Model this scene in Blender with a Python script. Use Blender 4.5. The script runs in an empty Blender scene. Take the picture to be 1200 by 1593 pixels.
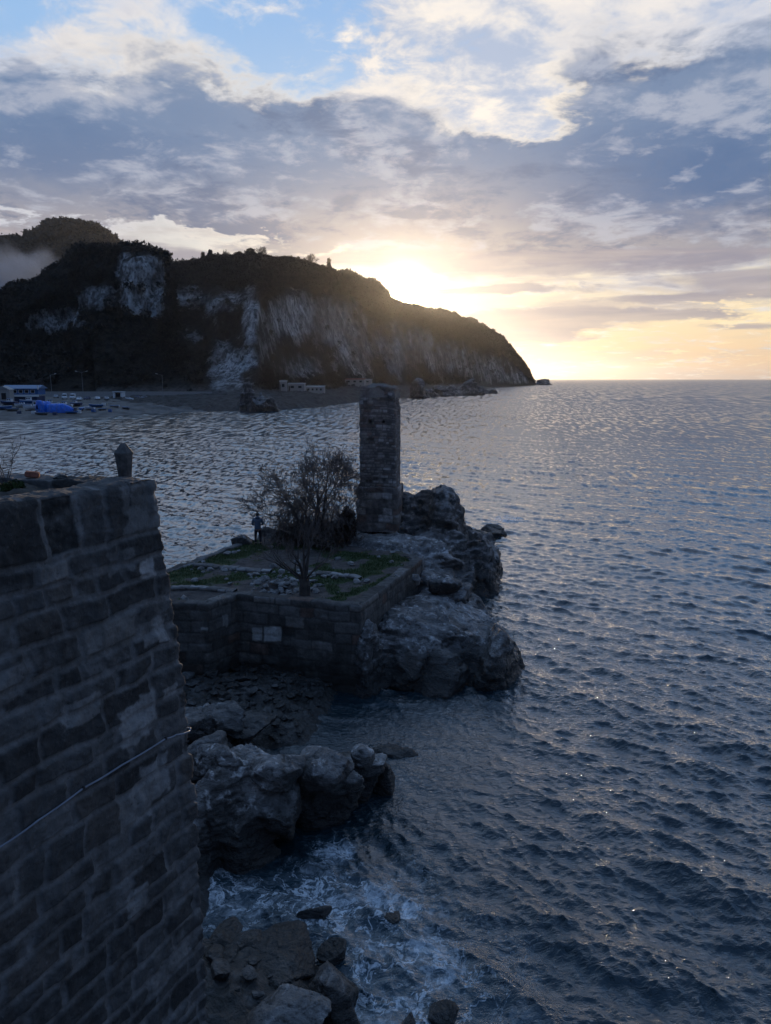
import bpy, bmesh, math, random
import numpy as np
from mathutils import Vector, Matrix, Euler

R = math.radians
SC = bpy.context.scene
COL = SC.collection

# ------------------------------------------------------------------ camera
CAM_H = 12.5
PITCH = R(10.2)
FPX = 1150.0
cam_d = bpy.data.cameras.new('camera')
cam = bpy.data.objects.new('camera', cam_d)
COL.objects.link(cam)
cam.location = (0, 0, CAM_H)
cam.rotation_euler = (R(90) - PITCH, 0, 0)
cam_d.sensor_fit = 'VERTICAL'
cam_d.sensor_height = 24.0
cam_d.lens = 24.0 * FPX / 1593.0
cam_d.clip_start = 0.1
cam_d.clip_end = 60000
SC.camera = cam
SC.render.engine = 'CYCLES'
SC.view_settings.view_transform = 'Standard'
SC.view_settings.look = 'None'
SC.view_settings.gamma = 1
SC.view_settings.exposure = 0.22
SC.cycles.use_denoising = True
SC.cycles.max_bounces = 6
SC.cycles.diffuse_bounces = 3
SC.cycles.glossy_bounces = 3
SC.cycles.volume_bounces = 0
SC.cycles.sample_clamp_indirect = 4.0

def ray(px, py):
    dx = (px - 600.0) / FPX
    dy = -(py - 796.5) / FPX
    return (dx, math.cos(PITCH) + dy * math.sin(PITCH), -math.sin(PITCH) + dy * math.cos(PITCH))
def P(px, py, z):
    """world point at height z seen at photo pixel (px, py)"""
    d = ray(px, py); t = (z - CAM_H) / d[2]
    return Vector((d[0] * t, d[1] * t, z))
def Q(px, py, D):
    """world point at forward distance D seen at photo pixel"""
    d = ray(px, py); t = D / d[1]
    return Vector((d[0] * t, D, CAM_H + d[2] * t))
def azel(px, py):
    d = Vector(ray(px, py)).normalized()
    return (math.degrees(math.atan2(d.x, d.y)), math.degrees(math.asin(d.z)))

SUN_AZ, SUN_EL = azel(632, 453)

# ------------------------------------------------------------------ node helper
class NT:
    def __init__(s, tree):
        s.t = tree; s.n = tree.nodes; s.l = tree.links
    def node(s, typ, **kw):
        nd = s.n.new(typ)
        for k, v in kw.items(): setattr(nd, k, v)
        return nd
    def put(s, sock, v):
        if v is None: return
        if hasattr(v, 'is_output') or isinstance(v, bpy.types.NodeSocket): s.l.new(v, sock)
        else:
            if isinstance(v, (tuple, list)) and len(v) == 3 and sock.type == 'RGBA': v = (*v, 1)
            sock.default_value = v
    def m(s, op, a, b=None, c=None, clamp=False):
        nd = s.node('ShaderNodeMath', operation=op); nd.use_clamp = clamp
        s.put(nd.inputs[0], a); s.put(nd.inputs[1], b); s.put(nd.inputs[2], c)
        return nd.outputs[0]
    def v(s, op, a, b=None):
        nd = s.node('ShaderNodeVectorMath', operation=op)
        s.put(nd.inputs[0], a); s.put(nd.inputs[1], b)
        return nd.outputs['Value'] if op in ('DOT_PRODUCT', 'LENGTH') else nd.outputs[0]
    def xyz(s, x=0.0, y=0.0, z=0.0):
        nd = s.node('ShaderNodeCombineXYZ')
        s.put(nd.inputs[0], x); s.put(nd.inputs[1], y); s.put(nd.inputs[2], z)
        return nd.outputs[0]
    def sep(s, a):
        nd = s.node('ShaderNodeSeparateXYZ'); s.put(nd.inputs[0], a); return nd.outputs
    def mix(s, f, a, b, blend='MIX'):
        nd = s.node('ShaderNodeMix', data_type='RGBA', blend_type=blend)
        s.put(nd.inputs[0], f); s.put(nd.inputs[6], a); s.put(nd.inputs[7], b)
        return nd.outputs[2]
    def noise(s, vec, scale, detail=4.0, rough=0.5, dist=0.0, typ='FBM'):
        nd = s.node('ShaderNodeTexNoise', noise_type=typ)
        s.put(nd.inputs['Vector'], vec); s.put(nd.inputs['Scale'], scale)
        s.put(nd.inputs['Detail'], detail); s.put(nd.inputs['Roughness'], rough); s.put(nd.inputs['Distortion'], dist)
        return nd
    def ss(s, v, a, b, lo=0.0, hi=1.0):
        nd = s.node('ShaderNodeMapRange', interpolation_type='SMOOTHSTEP')
        s.put(nd.inputs[0], v); s.put(nd.inputs[1], a); s.put(nd.inputs[2], b); s.put(nd.inputs[3], lo); s.put(nd.inputs[4], hi)
        return nd.outputs[0]
    def ramp(s, v, stops):
        nd = s.node('ShaderNodeValToRGB'); cr = nd.color_ramp
        while len(cr.elements) < len(stops): cr.elements.new(0.5)
        for e, (p, c) in zip(cr.elements, stops):
            e.position = p; e.color = (*c, 1) if len(c) == 3 else c
        s.put(nd.inputs[0], v)
        return nd.outputs[0]

def srgb(r, g, b):
    f = lambda c: (c / 255 / 12.92) if c / 255 <= 0.04045 else ((c / 255 + 0.055) / 1.055) ** 2.4
    return (f(r), f(g), f(b))
# ------------------------------------------------------------------ world: evening sky with broken cloud
def make_world():
    w = bpy.data.worlds.new('World'); SC.world = w; w.use_nodes = True
    g = NT(w.node_tree); g.n.clear()
    out = g.node('ShaderNodeOutputWorld'); bg = g.node('ShaderNodeBackground')
    g.l.new(bg.outputs[0], out.inputs[0])
    tc = g.node('ShaderNodeTexCoord'); D = tc.outputs['Generated']
    x, y, z = g.sep(g.v('NORMALIZE', D))[:3]
    az = g.m('MULTIPLY', g.m('ARCTAN2', x, y), 57.2958)
    el = g.m('MULTIPLY', g.m('ARCSINE', z), 57.2958)
    # cloud-deck coordinates (flattened towards the horizon)
    inv = g.m('DIVIDE', 1.0, g.m('ADD', g.m('MAXIMUM', z, 0.0), 0.16))
    deck = g.xyz(g.m('MULTIPLY', x, inv), g.m('MULTIPLY', g.m('MULTIPLY', y, inv), 1.0), g.m('MULTIPLY', z, 0.6))
    n_big = g.noise(deck, 1.6, 9.0, 0.56, 0.25)
    n_mid = g.noise(g.v('ADD', deck, (7.3, 2.1, 4.4)), 3.4, 10.0, 0.6, 0.35)
    n_fine = g.noise(g.v('ADD', deck, (1.3, 9.1, 0.4)), 7.5, 9.0, 0.62, 0.3)
    nb = g.m('SUBTRACT', n_big.outputs[0], 0.5); nm = g.m('SUBTRACT', n_mid.outputs[0], 0.5); nf = g.m('SUBTRACT', n_fine.outputs[0], 0.5)
    # ragged edges for the cloud banks
    wv = g.v('SUBTRACT', n_mid.outputs['Color'], (0.5, 0.5, 0.5))
    wx, wy, wz = g.sep(wv)[:3]
    wf = g.sep(g.v('SUBTRACT', n_fine.outputs['Color'], (0.5, 0.5, 0.5)))
    A = g.m('ADD', g.m('MULTIPLY_ADD', wx, 13.0, az), g.m('MULTIPLY', wf[0], 5.0))
    E = g.m('ADD', g.m('MULTIPLY_ADD', wy, 6.0, el), g.m('MULTIPLY', wf[1], 3.0))
    AE = g.xyz(A, E, 0.0)
    Eh = g.m('MULTIPLY_ADD', wy, 1.2, el)          # calmer, streaky near the horizon
    Ah = g.m('MULTIPLY_ADD', wx, 9.0, az)
    AEh = g.xyz(Ah, Eh, 0.0)
    def blob(px, py, rx, ry, wgt, co=AE):
        a, e = azel(px, py)
        ra = rx / 1150 * 57.3 * 0.95; re = ry / 1150 * 57.3 * 0.85
        d = g.v('MULTIPLY', g.v('SUBTRACT', co, (a, e, 0)), (1 / ra, 1 / re, 0))
        q = g.v('DOT_PRODUCT', d, d)
        return g.m('MULTIPLY', g.m('EXPONENT', g.m('MULTIPLY', q, -1.0)), wgt)
    def add(lst):
        r = lst[0]
        for b in lst[1:]: r = g.m('ADD', r, b)
        return r
    # 1. clear sky
    sky = g.node('ShaderNodeTexSky', sky_type='NISHITA')
    sky.sun_disc = False; sky.sun_elevation = R(SUN_EL); sky.sun_rotation = R(SUN_AZ)
    sky.air_density = 1.2; sky.dust_density = 1.5; sky.ozone_density = 3.0
    ns0 = g.m('SUBTRACT', g.noise(g.v('MULTIPLY', g.xyz(az, el, 3.0), (0.05, 0.42, 1.0)), 1.0, 8.0, 0.6, 0.6).outputs[0], 0.5)
    nish = g.v('MULTIPLY', sky.outputs[0], (0.05, 0.05, 0.05))
    e01 = g.m('DIVIDE', el, 30.0, clamp=True)
    clear = g.ramp(e01, [(0.0, srgb(214, 182, 160)), (0.05, srgb(238, 202, 160)), (0.15, srgb(242, 222, 184)),
                         (0.27, srgb(226, 220, 205)), (0.45, srgb(175, 200, 226)), (0.62, srgb(158, 190, 225)), (1.0, srgb(120, 170, 228))])
    clear = g.mix(g.ss(az, -6.0, -22.0, 0.0, 0.75), clear, g.mix(g.ss(el, 12.0, 22.0), srgb(198, 193, 194), srgb(150, 188, 230)))
    clear = g.mix(g.m('MULTIPLY', g.ss(ns0, -0.08, 0.14, 0.0, 0.8), g.ss(el, 15.0, 10.0)), clear, srgb(186, 178, 178))
    col = g.mix(0.12, clear, nish)
    # 2. thin high veil: cream where light comes through
    veil = g.m('ADD', g.m('MULTIPLY', nm, 2.0), g.m('MULTIPLY', nf, 2.4))
    veil = g.m('ADD', veil, add([blob(60, 60, 200, 80, 0.12), blob(190, 95, 110, 60, 0.34), blob(60, 190, 160, 40, 0.1), blob(250, 215, 120, 30, 0.05), blob(760, 60, 260, 130, 0.95), blob(1060, 60, 260, 120, 0.8), blob(760, 180, 170, 90, 0.7),
                                 blob(400, 55, 110, 28, 0.35), blob(350, 150, 140, 60, 0.35), blob(265, 45, 50, 30, 0.35), blob(350, 65, 130, 45, -0.55), blob(470, 110, 60, 50, -0.4),
                                 blob(620, 130, 80, 60, -0.2), blob(880, 110, 60, 35, -0.35)]))
    vm = g.ss(veil, 0.0, 0.8)
    vcol = g.mix(g.ss(g.m('ADD', nf, g.m('MULTIPLY', nm, 0.6)), -0.16, 0.16), srgb(168, 180, 202), srgb(240, 230, 218))
    col = g.mix(g.m('MULTIPLY', vm, 0.95), col, vcol)
    # 3. main cloud bank
    dens = add([blob(0, 235, 260, 60, 1.15), blob(300, 285, 380, 75, 1.25), blob(640, 290, 300, 80, 1.25), blob(900, 300, 260, 85, 1.2),
                blob(1150, 215, 240, 130, 1.3), blob(1000, 350, 400, 60, 0.9), blob(400, 150, 150, 45, 0.62), blob(20, 128, 130, 44, 0.65), blob(180, 215, 120, 30, 0.1),
                blob(960, 120, 90, 60, 0.5), blob(1100, 110, 140, 40, 0.4), blob(250, 330, 420, 34, 0.8), blob(700, 365, 420, 40, 0.95), blob(640, 60, 120, 60, 0.1), blob(560, 190, 150, 45, 0.75), blob(300, 190, 200, 40, 0.4),
                blob(790, 175, 110, 55, -0.75), blob(1000, 165, 60, 28, -0.5), blob(50, 346, 90, 10, -0.4), blob(330, 372, 150, 12, -0.5)])
    dens = g.m('ADD', dens, g.m('ADD', g.m('MULTIPLY', nb, 1.3), g.m('ADD', g.m('MULTIPLY', nm, 1.3), g.m('MULTIPLY', nf, 0.9))))
    over = g.ss(el, 28.0, 60.0)                      # cloud thickened overhead, out of view, to dim its light
    back = g.ss(g.m('ABSOLUTE', az), 34.0, 75.0)
    dens = g.m('ADD', dens, g.m('MULTIPLY', over, 0.25))
    dm = g.ss(dens, 0.05, 0.72)
    thick = g.ss(dens, 0.34, 0.95)
    lit = add([blob(620, 400, 420, 90, 0.9), blob(780, 180, 190, 80, 0.5), blob(350, 120, 250, 60, 0.6), blob(950, 140, 160, 90, 0.4)])
    edge = g.mix(g.m('MINIMUM', lit, 1.0), srgb(190, 196, 212), srgb(246, 230, 202))
    low = g.ss(el, 16.5, 8.5)
    core = g.mix(low, srgb(108, 129, 160), srgb(158, 152, 156))
    blue = add([blob(1080, 275, 230, 80, 1.0, AE), blob(60, 235, 330, 55, 0.6, AE)])
    core = g.mix(g.m('MINIMUM', blue, 1.0), core, srgb(74, 102, 142))
    core = g.mix(g.ss(g.m('ADD', nm, g.m('MULTIPLY', nf, 0.8)), -0.03, 0.18, 0.0, 0.6), core, srgb(176, 180, 194))
    core = g.mix(g.ss(g.m('ADD', nb, g.m('MULTIPLY', nf, 0.7)), 0.0, -0.16, 0.0, 0.7), core, srgb(76, 97, 132))
    ccol = g.mix(thick, edge, core)
    col = g.mix(g.m('MULTIPLY', dm, 0.97), col, ccol)
    # 4. low streaks over the sea
    st = g.v('MULTIPLY', g.xyz(az, el, 0.0), (0.045, 0.5, 1.0))
    ns = g.m('SUBTRACT', g.noise(st, 1.6, 7.0, 0.55, 0.5).outputs[0], 0.5)
    sd = add([blob(830, 495, 120, 18, 1.1, AEh), blob(815, 522, 120, 15, 0.95, AEh), blob(790, 452, 130, 9, 0.95, AEh), blob(1090, 462, 170, 10, 0.8, AEh),
              blob(1010, 488, 180, 8, 0.8, AEh), blob(1160, 437, 120, 12, 0.55, AEh), blob(760, 410, 260, 24, 0.8, AEh), blob(1130, 405, 200, 28, 0.6, AEh),
              blob(1170, 508, 80, 7, 0.5, AEh), blob(170, 388, 150, 14, 0.55, AEh), blob(330, 402, 160, 10, 0.45, AEh), blob(60, 365, 120, 12, 0.5, AEh), blob(665, 448, 40, 9, 0.2, AEh), blob(560, 402, 90, 8, 0.3, AEh)])
    sm = g.ss(g.m('ADD', sd, g.m('MULTIPLY', ns, 1.3)), 0.22, 0.62)
    scol = g.mix(g.ss(ns, -0.15, 0.2), srgb(136, 134, 150), srgb(172, 162, 162))
    col = g.mix(g.m('MULTIPLY', sm, 0.88), col, scol)
    cum = g.ss(g.m('ADD', add([blob(1160, 488, 90, 16, 0.7), blob(1100, 553, 130, 8, 0.5), blob(920, 554, 30, 5, 0.4), blob(880, 562, 90, 4, 0.3)]), g.m('MULTIPLY', nf, 1.4)), 0.3, 0.6)
    col = g.mix(g.m('MULTIPLY', cum, 0.6), col, srgb(250, 226, 178))
    # 5. glow of the low sun seen through thin cloud
    s = Vector((math.sin(R(SUN_AZ)) * math.cos(R(SUN_EL)), math.cos(R(SUN_AZ)) * math.cos(R(SUN_EL)), math.sin(R(SUN_EL))))
    cs = g.m('MINIMUM', g.v('DOT_PRODUCT', g.v('NORMALIZE', D), tuple(s)), 1.0)
    ang = g.m('MULTIPLY', g.m('ARCCOSINE', cs), 57.2958)
    def gl(sig, amp): return g.m('MULTIPLY', g.m('EXPONENT', g.m('MULTIPLY', g.m('DIVIDE', ang, sig), -1.0)), amp)
    thin = g.m('SUBTRACT', 1.0, g.m('MULTIPLY', g.m('MAXIMUM', dm, g.m('MULTIPLY', sm, 1.0)), 0.88))
    halo = g.m('ADD', g.m('MULTIPLY', g.m('ADD', gl(1.7, 0.7), g.m('MULTIPLY', blob(600, 400, 130, 36, 0.9), g.ss(ns, -0.2, 0.12, 0.25, 1.0))), thin), gl(0.40, 60.0))
    halo = g.m('ADD', halo, gl(8.0, 0.03))
    col = g.v('ADD', col, g.v('MULTIPLY', g.xyz(1.0, 0.83, 0.55), g.xyz(halo, halo, halo)))
    # 6. unseen sky away from the sunset, toned to set the foreground light
    unseen_sky = g.mix(g.ss(nb, -0.15, 0.2), (0.075, 0.165, 0.385), (0.17, 0.29, 0.54))
    lowb = g.ss(el, 40.0, 5.0)                        # sky darkened low behind the view to keep shaded faces dark
    unseen_sky = g.mix(g.m('MULTIPLY', lowb, back), unseen_sky, (0.010, 0.020, 0.046))
    col = g.mix(g.m('MAXIMUM', g.ss(el, 40.0, 90.0), g.m('MULTIPLY', back, 0.93)), col, unseen_sky)
    col = g.mix(g.ss(z, 0.0, -0.02), col, (0.03, 0.035, 0.04))
    g.l.new(col, bg.inputs[0]); bg.inputs[1].default_value = 1.0
    w.cycles.sampling_method = 'MANUAL'; w.cycles.sample_map_resolution = 1024
make_world()

sun_d = bpy.data.lights.new('sun', 'SUN'); sun = bpy.data.objects.new('sun', sun_d); COL.objects.link(sun)
sun_d.energy = 2.2; sun_d.angle = R(0.6); sun_d.color = (1.0, 0.72, 0.42)
sun.rotation_euler = Vector((math.sin(R(SUN_AZ)) * math.cos(R(SUN_EL)), math.cos(R(SUN_AZ)) * math.cos(R(SUN_EL)), math.sin(R(SUN_EL)))).to_track_quat('Z', 'Y').to_euler()
# ------------------------------------------------------------------ numpy noise and mesh helpers
_rng = np.random.default_rng(7)
_perm = _rng.permutation(256).astype(np.int32); _perm = np.concatenate([_perm, _perm, _perm])
_grad = _rng.normal(size=(256, 3)); _grad /= np.linalg.norm(_grad, axis=1)[:, None]
def pnoise(p):
    p = np.asarray(p, float); sh = p.shape[:-1]; p = p.reshape(-1, 3)
    i = np.floor(p).astype(np.int64); f = p - i; u = f * f * f * (f * (f * 6 - 15) + 10); i &= 255
    r = 0.0
    for dx in (0, 1):
        for dy in (0, 1):
            for dz in (0, 1):
                h = _perm[_perm[_perm[(i[:, 0] + dx) & 255] + ((i[:, 1] + dy) & 255)] + ((i[:, 2] + dz) & 255)]
                gv = _grad[h]
                dot = gv[:, 0] * (f[:, 0] - dx) + gv[:, 1] * (f[:, 1] - dy) + gv[:, 2] * (f[:, 2] - dz)
                wx = u[:, 0] if dx else 1 - u[:, 0]; wy = u[:, 1] if dy else 1 - u[:, 1]; wz = u[:, 2] if dz else 1 - u[:, 2]
                r = r + dot * wx * wy * wz
    return (r * 1.5).reshape(sh)
def fbm(p, octv=5, gain=0.5, lac=2.03):
    p = np.asarray(p, float); a = 1.0; s = 0.0
    for k in range(octv):
        s = s + a * pnoise(p); p = p * lac + 11.7; a *= gain
    return s
def ridged(p, octv=5, gain=0.5, lac=2.1):
    p = np.asarray(p, float); a = 1.0; s = 0.0
    for k in range(octv):
        n = 1 - np.abs(pnoise(p)) * 2; s = s + a * n * np.abs(n); p = p * lac + 5.3; a *= gain
    return s / 2.0
def sstep(x, a, b):
    t = np.clip((x - a) / (b - a), 0, 1); return t * t * (3 - 2 * t)
def arr(*a): return np.stack(np.broadcast_arrays(*[np.asarray(v, float) for v in a]), -1)

def link(o, parent=None):
    COL.objects.link(o)
    if parent is not None: o.parent = parent
    return o
def set_attr(me, name, data):
    data = np.asarray(data, np.float32)
    if data.ndim == 1:
        at = me.attributes.new(name, 'FLOAT', 'POINT'); at.data.foreach_set('value', data)
    else:
        if data.shape[1] == 3: data = np.concatenate([data, np.ones((len(data), 1), np.float32)], 1)
        at = me.attributes.new(name, 'FLOAT_COLOR', 'POINT'); at.data.foreach_set('color', data.ravel())
def np_mesh(name, V, F, mat, parent=None, smooth=True, attrs=None, loc=None):
    """V (n,3); F (m,3|4) numpy"""
    V = np.asarray(V, np.float32); F = np.asarray(F, np.int32)
    if loc is not None: V = V - np.array(loc, np.float32)
    me = bpy.data.meshes.new(name); k = F.shape[1]
    me.vertices.add(len(V)); me.vertices.foreach_set('co', V.ravel())
    me.loops.add(F.size); me.loops.foreach_set('vertex_index', F.ravel())
    me.polygons.add(len(F)); me.polygons.foreach_set('loop_start', np.arange(0, F.size, k, dtype=np.int32))
    me.polygons.foreach_set('loop_total', np.full(len(F), k, np.int32))
    me.polygons.foreach_set('use_smooth', np.full(len(F), smooth))
    me.update(calc_edges=True)
    if attrs:
        for a, d in attrs.items(): set_attr(me, a, d)
    me.materials.append(mat)
    o = bpy.data.objects.new(name, me)
    if loc is not None: o.location = loc
    return link(o, parent)
def grid_faces(nu, nv, flip=False, wrap=False):
    i = np.arange(nu if wrap else nu - 1)[:, None]; j = np.arange(nv - 1)[None, :]
    i2 = (i + 1) % nu
    a = i * nv + j; b = i2 * nv + j; c = i2 * nv + j + 1; d = i * nv + j + 1
    F = np.stack([a, b, c, d], -1).reshape(-1, 4)
    return F[:, ::-1] if flip else F
def tag(o, label=None, cat=None, group=None, kind=None):
    if label: o['label'] = label
    if cat: o['category'] = cat
    if group: o['group'] = group
    if kind: o['kind'] = kind
    return o
def thing(name, loc, label, cat, rz=0.0, group=None):
    o = bpy.data.objects.new(name, None); o.empty_display_size = 0.3
    o.location = loc; o.rotation_euler = (0, 0, rz); link(o)
    return tag(o, label, cat, group)
class MB:
    """collects simple solids and links them as one mesh object"""
    def __init__(s): s.bm = bmesh.new()
    def box(s, c, d, rot=None, bev=0.0):
        r = bmesh.ops.create_cube(s.bm, size=1.0); vs = r['verts']
        M = Matrix.Translation(c) @ (rot.to_4x4() if rot is not None else Matrix.Identity(4)) @ Matrix.Diagonal((*d, 1))
        bmesh.ops.transform(s.bm, matrix=M, verts=vs)
        if bev:
            es = list({e for v in vs for e in v.link_edges}); bmesh.ops.bevel(s.bm, geom=es, offset=bev, segments=2, affect='EDGES')
        return s
    def cyl(s, a, b, r0, r1=None, n=10, cap=True):
        a = Vector(a); b = Vector(b); r1 = r0 if r1 is None else r1; d = b - a
        r = bmesh.ops.create_cone(s.bm, cap_ends=cap, segments=n, radius1=r0, radius2=max(r1, 1e-4), depth=d.length)
        M = Matrix.Translation((a + b) / 2) @ d.to_track_quat('Z', 'Y').to_matrix().to_4x4()
        bmesh.ops.transform(s.bm, matrix=M, verts=r['verts']); return s
    def ball(s, c, rad, sub=2):
        r = bmesh.ops.create_icosphere(s.bm, subdivisions=sub, radius=1)
        bmesh.ops.transform(s.bm, matrix=Matrix.Translation(c) @ Matrix.Diagonal((*rad, 1)), verts=r['verts']); return s
    def tube(s, pts, rs, n=8):
        pts = [Vector(p) for p in pts]; rings = []
        if not hasattr(rs, '__len__'): rs = [rs] * len(pts)
        for i, p in enumerate(pts):
            t = (pts[min(i + 1, len(pts) - 1)] - pts[max(i - 1, 0)]).normalized()
            q = t.to_track_quat('Z', 'Y')
            rings.append([s.bm.verts.new(p + q @ Vector((math.cos(6.2832 * k / n) * rs[i], math.sin(6.2832 * k / n) * rs[i], 0))) for k in range(n)])
        for a, b in zip(rings, rings[1:]):
            for k in range(n): s.bm.faces.new((a[k], a[(k + 1) % n], b[(k + 1) % n], b[k]))
        s.bm.faces.new(rings[0][::-1]); s.bm.faces.new(rings[-1]); return s
    def loft(s, secs, close=True):
        """secs: list of equally long point loops"""
        R_ = [[s.bm.verts.new(p) for p in sec] for sec in secs]; n = len(R_[0])
        for a, b in zip(R_, R_[1:]):
            for k in range(n): s.bm.faces.new((a[k], a[(k + 1) % n], b[(k + 1) % n], b[k]))
        if close: s.bm.faces.new(R_[0][::-1]); s.bm.faces.new(R_[-1])
        return s
    def build(s, name, mat, parent=None, smooth=False, loc=None):
        bmesh.ops.recalc_face_normals(s.bm, faces=s.bm.faces[:])
        me = bpy.data.meshes.new(name); s.bm.to_mesh(me); s.bm.free(); me.materials.append(mat)
        if smooth: me.shade_smooth()
        o = bpy.data.objects.new(name, me)
        if loc is not None: o.location = loc
        return link(o, parent)

# ------------------------------------------------------------------ materials
MATS = {}
def new_mat(name):
    m = bpy.data.materials.new(name); m.use_nodes = True; g = NT(m.node_tree); g.n.clear()
    out = g.node('ShaderNodeOutputMaterial'); b = g.node('ShaderNodeBsdfPrincipled'); g.l.new(b.outputs[0], out.inputs[0])
    MATS[name] = m
    return m, g, b, out
def bump(g, b, h, dist, strength=1.0):
    n = g.node('ShaderNodeBump'); n.inputs['Distance'].default_value = dist; n.inputs['Strength'].default_value = strength
    g.put(n.inputs['Height'], h); g.l.new(n.outputs[0], b.inputs['Normal'])
def simple(name, col, rough=0.6, metal=0.0, var=0.25, scale=3.0, bmp=0.0, spec=0.5):
    m, g, b, o = new_mat(name)
    tc = g.node('ShaderNodeTexCoord').outputs['Object']
    n = g.noise(tc, scale, 5.0, 0.6).outputs[0]
    f = g.ss(n, 0.3, 0.7)
    c = g.mix(f, tuple(v * (1 - var) for v in col), tuple(min(1, v * (1 + var)) for v in col))
    g.put(b.inputs['Base Color'], c); b.inputs['Roughness'].default_value = rough; b.inputs['Metallic'].default_value = metal
    b.inputs['Specular IOR Level'].default_value = spec
    if bmp: bump(g, b, n, bmp)
    return m
def attr(g, name, out='Fac'):
    a = g.node('ShaderNodeAttribute'); a.attribute_name = name; return a.outputs[out]

def rock_material():
    m, g, b, o = new_mat('coast_rock')
    geo = g.node('ShaderNodeNewGeometry'); pos = geo.outputs['Position']
    px, py, pz = g.sep(pos)[:3]
    n1 = g.noise(pos, 0.55, 6.0, 0.6, 0.3).outputs[0]; n2 = g.noise(pos, 3.0, 7.0, 0.65, 0.4).outputs[0]
    n3 = g.noise(g.v('MULTIPLY', pos, (6.0, 6.0, 14.0)), 1.0, 6.0, 0.6).outputs[0]
    c = g.mix(g.ss(n1, 0.38, 0.62), (0.075, 0.072, 0.070), (0.24, 0.235, 0.23))
    c = g.mix(g.ss(n2, 0.51, 0.68), c, (0.50, 0.49, 0.48))
    c = g.mix(g.ss(n2, 0.46, 0.30), c, (0.03, 0.027, 0.024))
    c = g.mix(g.ss(n3, 0.52, 0.66, 0.0, 0.7), c, (0.035, 0.033, 0.03))
    n0 = g.noise(pos, 0.28, 5.0, 0.6, 0.4).outputs[0]
    c = g.mix(g.ss(n0, 0.46, 0.58, 0.0, 0.72), c, (0.045, 0.043, 0.042))
    # wet, weed-dark tidal zone, carried higher to blacken shaded rock faces
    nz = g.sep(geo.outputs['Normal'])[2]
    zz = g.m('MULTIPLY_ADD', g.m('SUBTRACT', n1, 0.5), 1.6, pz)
    wet = g.ss(zz, 1.8, 0.6)  # tidal wetness, raised to paint shade on rock faces too
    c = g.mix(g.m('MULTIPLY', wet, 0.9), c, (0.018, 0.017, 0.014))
    # shade painted into steep flanks, broken by vertical streaks
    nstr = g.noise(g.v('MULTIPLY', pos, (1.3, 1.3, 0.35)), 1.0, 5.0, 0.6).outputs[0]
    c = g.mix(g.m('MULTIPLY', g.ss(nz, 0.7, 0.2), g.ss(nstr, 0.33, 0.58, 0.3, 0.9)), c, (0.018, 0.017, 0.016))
    g.put(b.inputs['Base Color'], c)
    g.put(b.inputs['Roughness'], g.m('MULTIPLY_ADD', wet, -0.42, 0.72))
    b.inputs['Specular IOR Level'].default_value = 0.5
    h = g.m('ADD', g.m('MULTIPLY', n2, 0.6), g.m('MULTIPLY', n3, 0.5))
    bump(g, b, h, 0.22)
    return m
def masonry_material(name, dark=1.0, wetz=-99.0):
    m, g, b, o = new_mat(name)
    geo = g.node('ShaderNodeNewGeometry'); pos = geo.outputs['Position']
    c = attr(g, 'tint', 'Color')
    n1 = g.noise(pos, 2.2, 6.0, 0.62, 0.2).outputs[0]; n2 = g.noise(pos, 14.0, 6.0, 0.65).outputs[0]
    c = g.mix(g.ss(n1, 0.35, 0.65), g.v('MULTIPLY', c, (0.72, 0.71, 0.70)), g.v('MULTIPLY', c, (1.2, 1.2, 1.2)))
    c = g.mix(g.ss(n2, 0.56, 0.74, 0.0, 0.6), c, g.v('ADD', g.v('MULTIPLY', c, (0.9, 0.9, 0.9)), (0.12, 0.12, 0.12)))
    c = g.mix(g.ss(n2, 0.44, 0.28, 0.0, 0.7), c, g.v('MULTIPLY', c, (0.3, 0.3, 0.3)))
    nst = g.noise(g.v('MULTIPLY', pos, (3.0, 3.0, 0.3)), 1.0, 5.0, 0.6).outputs[0]
    c = g.mix(g.ss(nst, 0.55, 0.72, 0.0, 0.45), c, (0.05, 0.048, 0.045))
    if wetz > -90:
        pz = g.sep(pos)[2]
        wet = g.ss(g.m('MULTIPLY_ADD', g.m('SUBTRACT', n1, 0.5), 1.5, pz), wetz + 0.8, wetz - 0.5)
        c = g.mix(g.m('MULTIPLY', wet, 0.85), c, (0.02, 0.019, 0.016))
    c = g.v('MULTIPLY', c, (dark, dark, dark))
    g.put(b.inputs['Base Color'], c); b.inputs['Roughness'].default_value = 0.88; b.inputs['Specular IOR Level'].default_value = 0.3
    bump(g, b, g.m('ADD', g.m('MULTIPLY', n2, 0.6), n1), 0.05)
    return m
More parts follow.
